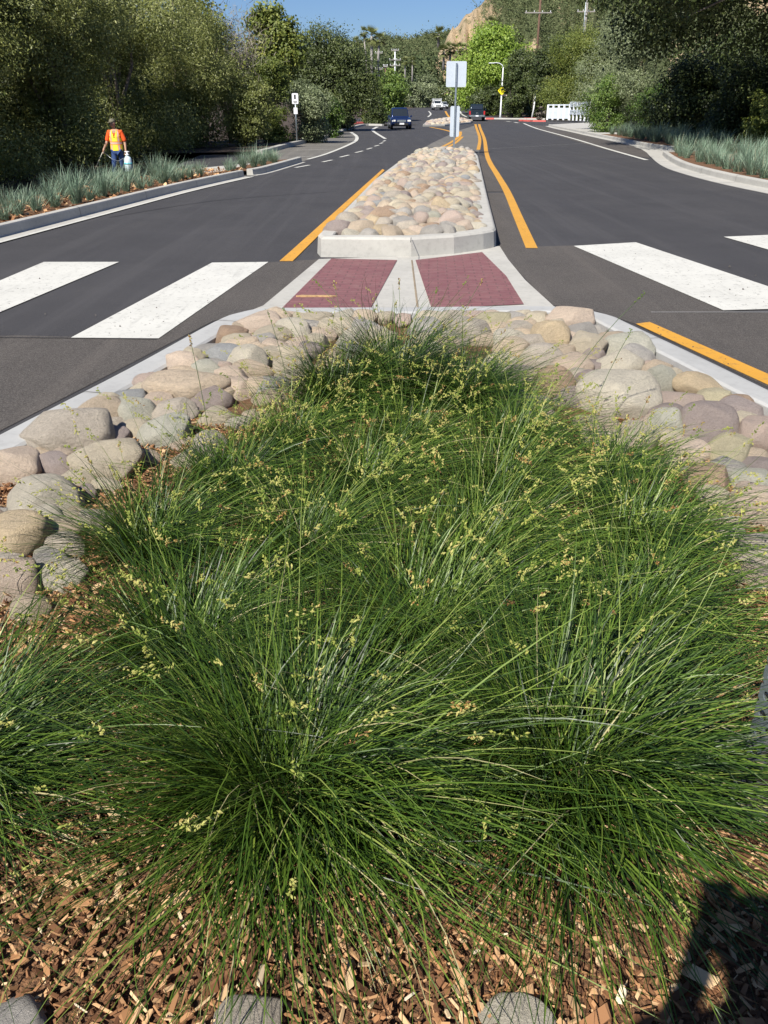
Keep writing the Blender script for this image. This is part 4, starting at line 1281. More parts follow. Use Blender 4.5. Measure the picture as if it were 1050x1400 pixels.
# ---------------------------------------------------------------- foliage
def leaves(rng, blobs, n, ll, lw, ncl=None, cs=.35, inner=.55, upb=.35, tvar=.16, tb=.45, drop=0.0):
    """leaf quads in clusters through ellipsoid blobs. blobs: (cx,cy,cz,rx,ry,rz)"""
    bl = np.array([b[:6] for b in blobs], float)
    vol = (bl[:, 3] * bl[:, 4] + bl[:, 3] * bl[:, 5] + bl[:, 4] * bl[:, 5]); pr = vol / vol.sum()
    ncl = ncl or max(30, n // 60)
    bi = rng.choice(len(bl), ncl, p=pr)
    d = rng.normal(size=(ncl, 3)); d /= np.linalg.norm(d, axis=1, keepdims=True)
    rad = inner + (1 - inner) * rng.random(ncl) ** .6
    lump = 1 + .12 * np.sin(d[:, 0] * 5 + bi) + .10 * np.sin(d[:, 2] * 7 + bi * 2 + d[:, 1] * 4)
    c = bl[bi, :3] + d * (rad * lump)[:, None] * bl[bi, 3:]
    ci = rng.integers(0, ncl, n)
    csz = cs * rng.lognormal(0, .3, ncl)
    p = c[ci] + np.clip(rng.normal(size=(n, 3)), -1.5, 1.5) * csz[ci][:, None] * np.array([1, 1, .75])
    nrm = d[ci] * .9 + rng.normal(size=(n, 3)) * .6 + np.array([-.12, -.25, upb])
    nrm /= np.linalg.norm(nrm, axis=1, keepdims=True)
    r = rng.normal(size=(n, 3)) + np.array([0, 0, -drop])
    a = np.cross(nrm, r); a /= np.linalg.norm(a, axis=1, keepdims=True) + 1e-9
    b = np.cross(nrm, a)
    if drop: a, b = b, a
    l = ll * rng.uniform(.6, 1.3, n)[:, None] * .5; w = lw * rng.uniform(.6, 1.3, n)[:, None] * .5
    V = np.stack([p - a * l, p + b * w, p + a * l + nrm * l * .15, p - b * w], 1).reshape(-1, 3)
    Fc = np.arange(n * 4).reshape(-1, 4)
    ct = rng.normal(0, tvar, ncl)
    T = np.repeat(np.clip(tb + ct[ci] + rng.normal(0, .14, n), 0, 1), 4)
    return V, Fc, T

LM = {}
LM['willow'] = leaf_mat('willow_leaf', [(0, (.085, .105, .022)), (.45, (.20, .225, .060)), (.8, (.34, .36, .12)), (1, (.46, .47, .20))], .45, .3, .5)
LM['sycamore'] = leaf_mat('sycamore_leaf', [(0, (.065, .095, .018)), (.5, (.16, .20, .04)), (1, (.34, .35, .08))], .5, .35)
LM['oak'] = leaf_mat('oak_leaf', [(0, (.024, .036, .011)), (.5, (.060, .084, .022)), (1, (.15, .18, .055))], .5, .2)
LM['bright'] = leaf_mat('lime_leaf', [(0, (.11, .19, .018)), (.5, (.23, .34, .045)), (1, (.38, .47, .09))], .5, .35)
LM['laurel'] = leaf_mat('laurel_leaf', [(0, (.045, .085, .016)), (.5, (.10, .17, .03)), (1, (.24, .32, .07))], .45, .3)
LM['grey'] = leaf_mat('grey_green_leaf', [(0, (.085, .11, .05)), (.5, (.20, .24, .115)), (1, (.40, .44, .25))], .45, .25, .5)
LM['palm'] = leaf_mat('palm_frond', [(0, (.09, .09, .035)), (.5, (.17, .20, .065)), (1, (.32, .33, .14))], .5, .15)
LM['twig'] = leaf_mat('dry_twig', [(0, (.12, .10, .08)), (1, (.30, .27, .22))], .9, 0)
LM['far'] = leaf_mat('hill_scrub', [(0, (.030, .044, .022)), (.45, (.085, .112, .050)), (.8, (.15, .18, .075)), (1, (.25, .25, .12))], .8, .2, .1)

def tree(name, label, cat, base, trunk, blobs, n, leaf, lm, seed, group=None, bark='dark_bark', **kw):
    """base world pos; trunk: list of limbs [(pts),(radii)]; blobs relative"""
    rng = np.random.default_rng(seed)
    e = empty(name, base)
    tag(e, label, cat, group)
    mb = MB()
    for pts, rad in trunk:
        mb.tube(pts, rad, n=8)
    mb.build("trunk", M[bark], e)
    V, Fc, T = leaves(rng, blobs, n, leaf[0], leaf[1], **kw)
    mobj("crown", npmesh("crown", V, Fc, LM[lm], T), e)
    return e
def auto_limbs(blobs, r0, rs, h0=None):
    """a wandering limb from the foot to the centre of each blob"""
    out = []
    for b in blobs:
        p0 = Vector((rs.gauss(0, r0), rs.gauss(0, r0), -.3)); p3 = Vector(b[:3]) + Vector((0, 0, b[5] * .35))
        h = h0 if h0 else p3.z * .35
        p1 = Vector((p0.x * .6 + p3.x * .06, p0.y * .6 + p3.y * .06, h))
        p2 = p1.lerp(p3, .55) + Vector((rs.gauss(0, .2), rs.gauss(0, .2), rs.gauss(0, .2)))
        out.append(([p0, p1, p2, p3], [r0, r0 * .75, r0 * .45, r0 * .12]))
        for _ in range(3):
            q = p2.lerp(p3, rs.random()); d = Vector((rs.gauss(0, 1), rs.gauss(0, 1), abs(rs.gauss(0, .7)))).normalized()
            out.append(([q, q + d * b[3] * .45, q + d * b[3] * .85 + Vector((0, 0, .2))], [r0 * .3, r0 * .16, r0 * .05]))
    return out
rs = random.Random(21)
def blobset(w, d, z0, z1, n, rs, r=(.9, 1.5), over=0.0):
    """blobs filling a rounded volume; over pushes the upper ones towards -y (overhang)"""
    out = []
    for i in range(n):
        t = rs.random()
        z = z0 + (z1 - z0) * t
        k = math.sqrt(max(.05, 1 - (2 * abs(t - .45)) ** 2.6)) * .9
        a = rs.uniform(0, 6.283); q = math.sqrt(rs.random())
        rr_ = rs.uniform(*r)
        out.append((w * k * q * math.cos(a), d * k * q * math.sin(a) - over * t, z, rr_, rr_, rr_ * .85))
    return out
# big willows behind the worker (left mass)
WILL = [
 (-12.6, 20.0, 7.0, "tall olive willow nearest the camera at the far left, cut by the photo's edge", 2.6),
 (-12.2, 25.5, 7.6, "large olive willow behind the worker's left, its top out of the picture", 2.8),
 (-10.6, 30.0, 7.2, "large dusty green willow right behind the worker", 2.7),
 (-10.2, 35.5, 6.4, "willow between the worker and the first parking sign, with pale twigs low down", 2.6),
 (-9.0, 41.0, 5.7, "yellow-tinged willow left of the first parking sign", 2.4),
]
for i, (x, y, h, lab, w) in enumerate(WILL):
    bl = blobset(w * .95, w * .95, h * .38, h * .95, 15, rs, (.85, 1.35))
    bl += blobset(w * .85, w * .8, .6, h * .4, 6, rs, (.7, 1.0))
    tree("willow_tree", lab, "tree", (x, y, -.4 if y < 36 else 0), auto_limbs(bl[:10], .12, rs), bl, 90000, (.105, .040), 'willow', 500 + i, cs=.27, inner=.74, upb=.3, group="willows behind the left kerb bed", bark='bark', tb=.42 + .03 * (i % 3))
for i, (x, y) in enumerate([(-18.5, 19), (-17.0, 23), (-15.6, 27), (-14.2, 31), (-13.4, 35), (-12.6, 39.5), (-11.5, 44), (-10.6, 49)]):
    bl = blobset(2.2, 1.4, .5, 3.6, 9, rs, (.9, 1.2))
    tree("thicket_shrub", f"dark undergrowth bush in the gaps behind the left willows, {nth(i+1)} from the left", "shrub", (x, y, -.4), auto_limbs(bl[:5], .07, rs), bl, 9000, (.24, .13), 'oak', 520 + i, cs=.4, inner=.4, upb=.2, group="undergrowth behind the left willows", tb=.4)
# rear, higher rank behind the willows
for i, (x, y, h, w, lab) in enumerate([(-17.5, 29, 9.5, 3.4, "dark tree rising behind the willows at the top left corner"), (-15.6, 37, 7.8, 2.8, "darker tree behind the willows, second from the left corner"), (-14.5, 46, 6.4, 2.2, "tree whose dark top shows above the willows left of the blue gap")]):
    bl = blobset(w, w, h * .35, h * .93, 12, rs, (1.3, 1.9))
    tree("broadleaf_tree", lab, "tree", (x, y, -.4), auto_limbs(bl[:6], .16, rs), bl, 26000, (.20, .085), 'oak' if i != 1 else 'willow', 540 + i, cs=.5, inner=.5, tb=.5)
# yellow-green sycamore saplings sticking up between willow and big tree
bl = [(0, 0, 3.0, 1.3, 1.2, 1.4), (-.6, .2, 4.6, 1.1, 1.1, 1.2), (.7, -.2, 4.9, 1.0, 1.0, 1.1), (.1, 0, 6.0, .8, .8, 1.0), (1.3, 0, 3.6, 1.0, 1, 1.2)]
tree("sycamore_tree", "yellow-green young sycamore sticking up beside the blue gap at upper left", "tree", (-9.4, 46.5, 0), auto_limbs(bl, .08, rs), bl, 9000, (.17, .14), 'sycamore', 571, cs=.42, inner=.3, tb=.62, tvar=.2, bark='bark')
bl = [(0, 0, 3.4, 1.1, 1.1, 1.3), (-.8, 0, 4.6, .9, .9, 1.0), (.8, 0, 4.5, 1.0, 1, 1.0), (.1, 0, 5.8, 1.0, 1, 1.0), (-.5, .2, 6.7, .7, .7, .7), (.9, 0, 6.0, .9, .9, .8), (1.5, 0, 5.0, .8, .8, .8), (.4, 0, 7.1, .5, .5, .5)]
p = atd(372, 150, 62)
tree("sycamore_tree", "large sycamore with big pale leaves, tallest against the sky left of the dark oak", "tree", (p.x, 62, 0), auto_limbs(bl, .16, rs), bl, 15000, (.20, .16), 'sycamore', 572, cs=.33, inner=.35, tb=.5, tvar=.2, bark='bark')
# dry pale twiggy shrub in front
def twigs(n, rad, L, seed, w=.012):
    rng = np.random.default_rng(seed)
    c = rng.normal(size=(n, 3)) * np.array(rad) * .55
    d = rng.normal(size=(n, 3)) + np.array([0, 0, .9]); d /= np.linalg.norm(d, axis=1, keepdims=True)
    l = L * rng.uniform(.4, 1.2, n)[:, None]
    s = np.cross(d, rng.normal(size=(n, 3))); s /= np.linalg.norm(s, axis=1, keepdims=True); s *= w
    m_ = c + d * l * .5 + rng.normal(size=(n, 3)) * .05
    V = np.stack([c - s, c + s, m_ + s * .7, m_ - s * .7, c + d * l + s * .2, c + d * l - s * .2], 1).reshape(-1, 3)
    f = np.array([[0, 1, 2, 3], [3, 2, 4, 5]])
    Fc = (f[None] + (np.arange(n) * 6)[:, None, None]).reshape(-1, 4)
    return V, Fc, np.repeat(rng.random(n), 6)
e = empty("bare_shrub", (-7.9, 47, 0)); tag(e, "leafless grey twiggy tree in front of the sycamore above the first parking sign", "tree")
mb = MB()
for a in range(9):
    an = a * .7; mb.tube([(0, 0, -.1), (.25 * math.cos(an), .25 * math.sin(an), 1.6), (.9 * math.cos(an), .8 * math.sin(an), 3.2), (1.3 * math.cos(an), 1.1 * math.sin(an), 5.0)], [.06, .045, .03, .01], n=5)
mb.build("trunk", M['bark'], e)
V, Fc, T = twigs(3800, (1.6, 1.4, 1.6), .55, 4)
mobj("twigs", npmesh("twigs", V + np.array([0, 0, 3.9]), Fc, LM['twig'], T), e)
# shrubs around first sign, big dark oak, further trees
def simple(name, lab, px, d, py_top, wpx, n, leaf, lm, seed, base_py=None, depth=None, z0=.5, tb=.45, cat="tree", nb=14, cs=None, r=None, inner=.68, **kw):
    """a tree standing at distance d whose crown spans wpx photo pixels and reaches up to py_top"""
    top = atd(px, py_top, d)
    w = wpx * d / 1260 / 2
    g = rise(d)
    h = top.z - g
    rr0 = r or (max(.5, w * .32), max(.7, w * .5))
    bl = blobset(max(.2, w - rr0[0] * .8), depth or w * .8, max(rr0[0] * .6, z0 * h * .2), h - rr0[0] * .85, nb, rs, rr0)
    return tree(name, lab, cat, (top.x, d, g), auto_limbs(bl[:7], max(.05, w * .05), rs), bl, n, leaf, lm, seed, cs=cs or w * .12, inner=inner, tb=tb, **kw)
simple("shrub", "rounded grey-green shrub right behind the first parking sign", 420, 49, 104, 76, 24000, (.12, .05), 'grey', 601, z0=.1, tb=.4)
simple("shrub", "low green shrub under the dark oak beside the concrete path", 448, 58, 128, 46, 10000, (.13, .06), 'laurel', 602, z0=.1, tb=.35)
simple("shrub", "yellowish green shrub to the left of the first parking sign", 368, 47, 78, 60, 16000, (.13, .06), 'sycamore', 603, z0=.1, tb=.35)
simple("shrub", "dark shrub low beneath the bare twiggy tree", 330, 42, 100, 80, 20000, (.13, .05), 'willow', 604, z0=.1, tb=.35)
bl = [(0, 0, 3.2, 2.6, 2.4, 1.8), (-1.6, -.4, 5.0, 1.8, 1.7, 1.4), (1.2, 0, 5.4, 2.0, 1.8, 1.3), (-.5, 0, 6.6, 1.7, 1.6, .95), (2.5, 0, 4.0, 1.6, 1.6, 1.5), (2.9, -.2, 2.6, 1.3, 1.3, 1.3), (-2.6, 0, 3.6, 1.4, 1.4, 1.5), (.6, -1, 1.8, 2.0, 1.4, 1.0)]
p = atd(447, 160, 74)
tree("oak_tree", "dense very dark oak leaning over the second parking sign", "tree", (p.x, 76, 0), auto_limbs(bl, .2, rs), bl, 46000, (.17, .10), 'oak', 610, cs=.42, inner=.6, tb=.55)
simple("shrub", "dark shrub column at the second parking sign", 470, 78, 128, 40, 9000, (.16, .09), 'grey', 611, z0=.1, tb=.2)
simple("laurel_tree", "fresh green rounded tree right of the palms' feet above the blue car", 532, 112, 97, 62, 20000, (.27, .15), 'laurel', 612, z0=.3, tb=.62)
simple("laurel_tree", "olive green tree between the dark oak and the fresh green one", 506, 104, 100, 30, 9000, (.22, .14), 'sycamore', 613, z0=.2, tb=.4)
simple("broadleaf_tree", "dark tree over the far left kerb beside the blue car", 510, 96, 132, 40, 8000, (.2, .12), 'oak', 614, z0=.3, tb=.5)
simple("broadleaf_tree", "greyish green tree above the white truck", 580, 235, 104, 56, 12000, (.4, .24), 'grey', 615, z0=.4, tb=.4)
simple("broadleaf_tree", "yellowish bush right of the white truck, under the cliff", 601, 245, 119, 26, 6000, (.4, .24), 'sycamore', 616, z0=.4, tb=.55)
simple("broadleaf_tree", "dark tree at the end of the road behind the small cars", 562, 255, 122, 50, 9000, (.5, .3), 'oak', 617, z0=.3, tb=.5)
simple("broadleaf_tree", "dull tree beyond the sign post at the end of the road", 626, 240, 118, 46, 9000, (.5, .3), 'grey', 618, z0=.3, tb=.3)
simple("broadleaf_tree", "bushy tree filling the gap left of the cliff", 583, 268, 92, 26, 6000, (.55, .3), 'far', 619, z0=.4, tb=.5)
simple("lime_tree", "bright lime-green tree right of the sign, sunlit", 676, 150, 38, 100, 52000, (.36, .24), 'bright', 620, z0=.3, tb=.5, nb=20, tvar=.14)
simple("lime_tree", "smaller lime-green tree in front of the bright one's left foot", 655, 158, 66, 46, 14000, (.36, .24), 'bright', 621, z0=.3, tb=.35)
simple("broadleaf_tree", "black-green tree behind the yellow warning sign", 716, 134, 70, 70, 26000, (.27, .16), 'oak', 622, z0=.3, tb=.5)
simple("broadleaf_tree", "dark tree left of the white railing with a deep shadow at its foot", 746, 128, 60, 64, 22000, (.27, .16), 'oak', 623, z0=.3, tb=.4)
simple("broadleaf_tree", "dark bushes under the lime tree by the pick-up truck", 668, 140, 118, 50, 10000, (.27, .16), 'oak', 624, z0=.1, tb=.5)
simple("broadleaf_tree", "dark green tree on the slope below the grey pole", 775, 170, 46, 80, 20000, (.4, .24), 'oak', 625, z0=.5, tb=.35)
simple("broadleaf_tree", "low dark tree between the street lamp and the brown pole's foot", 704, 126, 96, 36, 9000, (.24, .15), 'oak', 626, z0=.2, tb=.45)
# right willow group
simple("willow_tree", "big sunlit willow with yellow-green leaves above the white railing", 792, 119, 20, 96, 52000, (.26, .09), 'sycamore', 630, z0=.2, tb=.45, nb=20, depth=3.4)
simple("willow_tree", "grey-green willow right of the railing, its skirt on the pavement", 853, 74, 22, 100, 60000, (.17, .05), 'grey', 631, z0=.1, tb=.5, nb=22, depth=3.0, group="right willows")
simple("willow_tree", "olive willow rising behind the far right grasses", 884, 66, 10, 96, 42000, (.16, .05), 'grey', 632, z0=.1, tb=.4, nb=18, depth=2.4, group="right willows")
simple("shrub", "leafy green shrub between the railing's end and the grasses", 838, 66, 108, 76, 18000, (.14, .07), 'laurel', 633, z0=.1, tb=.5, depth=1.2)
simple("shrub", "leafy shrub at the foot of the olive willow, behind the blue grass", 906, 58, 118, 84, 18000, (.13, .07), 'laurel', 634, z0=.1, tb=.35, depth=1.2)
simple("shrub", "sunlit bush at the photo's right edge below the shade", 1052, 42, 120, 54, 9000, (.11, .08), 'sycamore', 635, z0=.05, tb=.4, depth=.8)
simple("shrub", "purplish flowering bush left of the white railing", 741, 112, 146, 12, 1500, (.16, .1), 'twig', 636, z0=.1, tb=.2)
# great oak overhanging on the right
bl = [(-3.0, -2, 7.2, 2.6, 2.6, 1.6), (0, -4, 8.2, 3.0, 2.8, 1.7), (3.4, -6, 8.6, 3.2, 3, 1.8), (2.2, 0, 9.2, 3.2, 3, 1.8), (-1.5, 2.5, 8.0, 2.8, 2.8, 1.6), (6, -2, 9, 3.4, 3.4, 2), (6.5, 4, 9, 3.6, 3.4, 2), (2, 5, 8.4, 3, 3, 2), (-4.6, 1.2, 6.2, 1.6, 1.8, 1.3), (-3.4, 4.0, 6.4, 1.8, 1.8, 1.4), (5.4, -9.5, 8.6, 3.0, 3.0, 1.7), (9, -8, 8, 3.2, 3.2, 2), (1.2, -8, 7.9, 2.4, 2.4, 1.3), (-3.0, 4.5, 5.3, 1.6, 1.7, 1.1), (-.5, 5.5, 5.2, 1.8, 1.8, 1.2), (2.2, 6.0, 5.0, 2.0, 2.0, 1.3), (5, 6, 5.2, 2.2, 2, 1.4), (-4.4, 6.5, 5.0, 1.5, 1.6, 1.1), (3.2, 2.0, 5.8, 2, 1.8, 1.0), (-4.5, 7, 7.4, 2.6, 2.6, 1.3), (-1, 9, 7.6, 2.8, 2.8, 1.4), (3, 10, 7.6, 2.8, 2.8, 1.4), (7, 10, 7.6, 2.8, 2.8, 1.4), (-3, 12, 7.4, 2.4, 2.4, 1.3), (1, 13, 7.4, 2.6, 2.6, 1.3), (5.5, 5, 7.0, 2.6, 2.6, 1.3), (-6.4, 4, 6.8, 1.8, 2.0, 1.1), (-5.6, -2, 7.4, 2.2, 2.4, 1.2), (-4, -6.5, 7.6, 2.2, 2.4, 1.2)]
tr = [([(2.6, 0, -.3), (2.3, 0, 2.4), (1.4, -.5, 4.6), (-.2, -1.2, 5.8), (-2.2, -1.6, 6.3), (-4.4, -1.4, 6.0)], [.42, .36, .28, .2, .13, .05]),
      ([(2.3, 0, 2.4), (4.0, 1, 5.0), (5.8, 1.5, 7.5)], [.32, .24, .1]), ([(1.4, -.5, 4.6), (2, -3, 6.6), (1.8, -5.4, 7.8)], [.24, .16, .06]),
      ([(2.2, 0, 2.8), (1.0, 2, 5.0), (-.8, 3.6, 7.0)], [.26, .18, .06]), ([(2.0, -3, 6.6), (4, -6, 8)], [.14, .05]), ([(-2.2, -1.6, 6.3), (-3.3, -.4, 5.5), (-4.6, 0, 4.9)], [.08, .05, .015])]
tree("oak_tree", "great spreading oak whose dark canopy and grey limb fill the top right corner", "tree", (16.5, 38.0, 0), tr, bl, 125000, (.19, .11), 'oak', 640, cs=.55, inner=.45, tb=.45, bark='bark')
simple("broadleaf_tree", "dark thicket in the shade under the great oak, left part", 948, 52, 84, 110, 34000, (.16, .10), 'oak', 641, z0=.05, tb=.35, depth=2.4, nb=18)
simple("broadleaf_tree", "dark thicket in the shade under the great oak, at the photo's right edge", 1040, 47, 84, 120, 34000, (.16, .10), 'oak', 642, z0=.05, tb=.3, depth=2.4, nb=18)
simple("broadleaf_tree", "dark tall tree behind the great oak's thicket", 1010, 60, 20, 190, 30000, (.22, .13), 'oak', 643, z0=.2, tb=.3, depth=3, nb=18)

# ---------------------------------------------------------------- palms
def palm(lab, px, d, py_top, base_py, rad, seed, lean=0.0, group="palms"):
    top = atd(px, py_top, d); bt = atd(px, base_py, d)
    rng = np.random.default_rng(seed)
    e = empty("fan_palm", (top.x + lean, d, bt.z)); tag(e, lab, "palm", group)
    H = top.z - bt.z - rad * .6
    MB().tube([(0, 0, -2), (-lean * .3, 0, H * .4), (-lean, 0, H)], [rad * .17, rad * .13, rad * .11], n=8).build("trunk", M['grey_wood'], e)
    V, Fc, T = [], [], []
    c = 0
    for i in range(46):
        az = rng.uniform(0, 6.283); el = rng.uniform(-1.1, 1.3)
        d0 = np.array([math.cos(az) * math.cos(el), math.sin(az) * math.cos(el), math.sin(el)])
        up = np.array([0, 0, 1.0]); s = np.cross(d0, up); s /= np.linalg.norm(s) + 1e-9
        u = np.cross(s, d0)
        L = rad * rng.uniform(.75, 1.1)
        for k in range(9):
            a = (k - 4) * .26
            q = d0 * math.cos(a) + s * math.sin(a)
            st = d0 * L * .45; en = st + q * L * .6 - up * L * .12 * (1 if el < .6 else .3)
            w = np.cross(q, u) * L * .05
            V += [st - w, st + w, en]; Fc.append((c, c + 1, c + 2)); c += 3
            T += [0.25 + .5 * (el + 1.1) / 2.4 + rng.normal(0, .08)] * 3
        w = s * L * .02
        V += [d0 * 0 - w, d0 * 0 + w, d0 * L * .5]; Fc.append((c, c + 1, c + 2)); c += 3; T += [.3] * 3
    V = np.array(V) + np.array([-lean, 0, H])
    mobj("crown", npmesh("crown", V, np.array(Fc), LM['palm'], np.clip(T, 0, 1)), e)
palm("slim leftmost tall palm against the sky", 497, 180, 38, 100, 1.2, 1, .6)
palm("tallest bushy palm in the middle of the three against the sky", 508, 175, 39, 100, 2.0, 2)
palm("palm with a pale trunk, right of the tallest one", 519, 185, 45, 95, 1.7, 3, -.4)
palm("small distant palm tip left of the slim palm", 487, 220, 51, 90, 1.5, 4)
palm("short palm standing before the hill, left one of two", 554, 230, 78, 108, 1.4, 5)
palm("short palm standing before the hill, right one of two", 564, 235, 78, 108, 1.4, 6)
palm("palm at the cliff's foot, left of the cluster above the sign", 607, 250, 62, 84, 2.2, 7)
palm("palm of the cliff cluster, second, above the sign's left edge", 616, 252, 58, 84, 2.3, 8)
palm("palm of the cliff cluster, third, above the sign's middle", 625, 250, 60, 84, 2.3, 9)
palm("palm of the cliff cluster, rightmost, above the sign's right edge", 633, 254, 59, 84, 2.0, 10)
palm("palm on the slope above the lime tree", 674, 260, 24, 50, 2.6, 11)
palm("broad palm-like tree alone on the ridge left of the cliff", 600, 420, 38, 58, 4.0, 12)

# ---------------------------------------------------------------- hills
def hill_mat():
    m, N, L, B = newmat("scrub_hill")
    tc = N.new("ShaderNodeTexCoord"); v = tc.outputs["Object"]
    at = N.new("ShaderNodeAttribute"); at.attribute_name = "tint"
    n1 = noise_out(N, L, v, .05, 8, .7, .35, .65)
    g = mixrgb(N, L, n1, (.09, .115, .05), (.15, .16, .08))
    n2 = noise_out(N, L, v, .12, 8, .75, .3, .7)
    s = mixrgb(N, L, n2, (.58, .45, .29), (.44, .33, .21))
    n3 = noise_out(N, L, v, .35, 6, .7)
    ad = N.new("ShaderNodeMath"); ad.operation = 'ADD'; L.new(at.outputs["Fac"], ad.inputs[0]); L.new(n3, ad.inputs[1])
    mr = N.new("ShaderNodeMapRange"); mr.inputs[1].default_value = .98; mr.inputs[2].default_value = 1.06; L.new(ad.outputs[0], mr.inputs[0])
    c = mixrgb(N, L, mr.outputs[0], g, s)
    L.new(c, B.inputs["Base Color"]); B.inputs["Roughness"].default_value = .95; B.inputs["Specular IOR Level"].default_value = .1
    bp = N.new("ShaderNodeBump"); bp.inputs["Strength"].default_value = .9; bp.inputs["Distance"].default_value = 3
    L.new(noise_out(N, L, v, .25, 8, .75), bp.inputs["Height"]); L.new(bp.outputs[0], B.inputs["Normal"])
    return m
M['hill'] = hill_mat()
def lerp_tab(tab, u):
    if u <= tab[0][0]: return tab[0][1]
    for (a, b), (c, d) in zip(tab, tab[1:]):
        if u <= c: return b + (d - b) * (u - a) / (c - a)
    return tab[-1][1]
def sl(py):
    dx, dy, dz = ray(525, py); return dz / dy
def uu(px, py):
    dx, dy, dz = ray(px, py); return dx / dy
RIDGE = [(uu(585, 130), sl(142)), (uu(590, 104), sl(106)), (uu(600, 80), sl(80)), (uu(613, 55), sl(54)), (uu(627, 36), sl(35)), (uu(645, 24), sl(22)), (uu(662, 8), sl(7)), (uu(700, -14), sl(-16)), (uu(800, -60), sl(-50)), (uu(1050, -100), sl(-80)), (.8, .15)]
def hill(name, d0, d1, u0, u1, nu, nd, tab, cliff):
    V, T = [], []
    for j in range(nd):
        t = j / (nd - 1)
        d = d0 + (d1 - d0) * t
        for i in range(nu):
            u = u0 + (u1 - u0) * i / (nu - 1)
            s = lerp_tab(tab, u)
            base = rise(min(d0, 420)) - 1
            top = CAM_H + s * d1
            prof = min(1, t / .85) ** (.62 if cliff else 1.0)
            if t > .85: prof = 1 - (t - .85) * .9
            nz = noise.fractal(Vector((u * 60, d * .02, 3.1 if cliff else 9)), .9, 2.1, 6)
            rav = noise.fractal(Vector((u * 150, d * .012, 1.7)), .8, 2.1, 5)
            z = base + (top - base) * prof + (nz * 2.5 + rav * 4.5) * math.sin(math.pi * min(t, .85) / .85 * .9 + .05)
            V.append((u * d, d, z))
            c = 0
            if cliff:
                # bare sandstone on the steep left end of the hill
                # bands towards the ridge line
                c = .72 - max(0, u - .088) * 9
                c -= .25 * max(0, prof - .75) + .35 * max(0, noise.noise(Vector((u * 70, t * 5, 4))) - .05)
                if u > .097: c = max(c, .28 + .62 * noise.noise(Vector((u * 42, t * 5, 0))))
                c = max(0, c)
            T.append(c)
    Fc = [(j * nu + i, j * nu + i + 1, (j + 1) * nu + i + 1, (j + 1) * nu + i) for j in range(nd - 1) for i in range(nu - 1)]
    o = mobj(name, npmesh(name, V, Fc, M['hill'], T, smooth=True))
    tag(o, kind="structure")
    return np.array(V), np.array(T)
hv, ht = hill("hillside", 275, 400, uu(585, 130), .75, 260, 60, RIDGE, True)
BACK = [(-1.2, .05), (-.3, .052), (-.1, .05), (uu(480, 60), sl(62)), (uu(510, 60), sl(60)), (uu(535, 55), sl(55)), (uu(553, 57), sl(58)), (uu(570, 57), sl(56)), (uu(590, 50), sl(50)), (uu(612, 48), sl(48)), (.15, .065), (.5, .06), (1.2, .05)]
hv2, _ = hill("far_ridge", 420, 600, -1.0, .9, 300, 40, BACK, False)
# scrub on both
LM['scrub'] = leaf_mat('chaparral', [(0, (.050, .066, .030)), (.45, (.105, .130, .060)), (.8, (.17, .19, .09)), (1, (.27, .26, .14))], .9, .15, .1)
def scrub(name, V, keep, n, size, seed, lab):
    rng = np.random.default_rng(seed)
    idx = np.nonzero(keep)[0]
    ncl = n // 14
    c = V[rng.choice(idx, ncl)] + rng.normal(size=(ncl, 3)) * np.array([2.5, 2.0, .3])
    ci = rng.integers(0, ncl, n)
    sz = size * rng.lognormal(0, .5, ncl)
    p = c[ci] + rng.normal(size=(n, 3)) * sz[ci][:, None] * np.array([.8, .8, .55]) + np.array([0, 0, .3]) * sz[ci][:, None]
    nr = rng.normal(size=(n, 3)) + np.array([0, -.2, .6]); nr /= np.linalg.norm(nr, axis=1, keepdims=True)
    a = np.cross(nr, rng.normal(size=(n, 3))); a /= np.linalg.norm(a, axis=1, keepdims=True); b = np.cross(nr, a)
    l = (size * .34 * rng.uniform(.5, 1.3, n))[:, None]
    V4 = np.stack([p - a * l, p + b * l * .7, p + a * l, p - b * l * .7], 1).reshape(-1, 3)
    ct = rng.normal(0, .2, ncl)
    T = np.repeat(np.clip(.45 + ct[ci] + rng.normal(0, .1, n), 0, 1), 4)
    tag(mobj(name, npmesh(name, V4, np.arange(n * 4).reshape(-1, 4), LM['scrub'], T)), lab, "scrub", kind="stuff")
u_ = hv[:, 0] / hv[:, 1]
vis = (u_ < .32)
scrub("hill_scrub", hv, vis & (ht < .45), 110000, .8, 41, "dark green chaparral covering the steep right hill")
u2 = hv2[:, 0] / hv2[:, 1]
scrub("ridge_scrub", hv2, (u2 > -.08) & (u2 < .09), 90000, 1.25, 42, "dull green woods and scrub on the far ridge")
# dark wooded lower slope between the far trees
rng = np.random.default_rng(55)
n = 60000
bl = [(uu(px, 110) * d, d, rise(d) + h * .45, w, w * .8, h * .5) for px, d, h, w in ((480, 260, 11, 9), (505, 280, 12, 9), (528, 270, 13, 9), (552, 285, 14, 9), (575, 290, 13, 8), (535, 330, 17, 9), (560, 340, 16, 7), (500, 330, 16, 12), (460, 300, 16, 12), (700, 240, 9, 10), (760, 230, 9, 12), (820, 230, 9, 12))]
V, Fc, T = leaves(rng, bl, n, 1.1, .7, cs=1.8, inner=.55, tb=.4)
tag(mobj("distant_wood", npmesh("distant_wood", V, Fc, LM['far'], T)), "far-off dark wood filling the valley floor behind the road's end", "wood", kind="stuff")

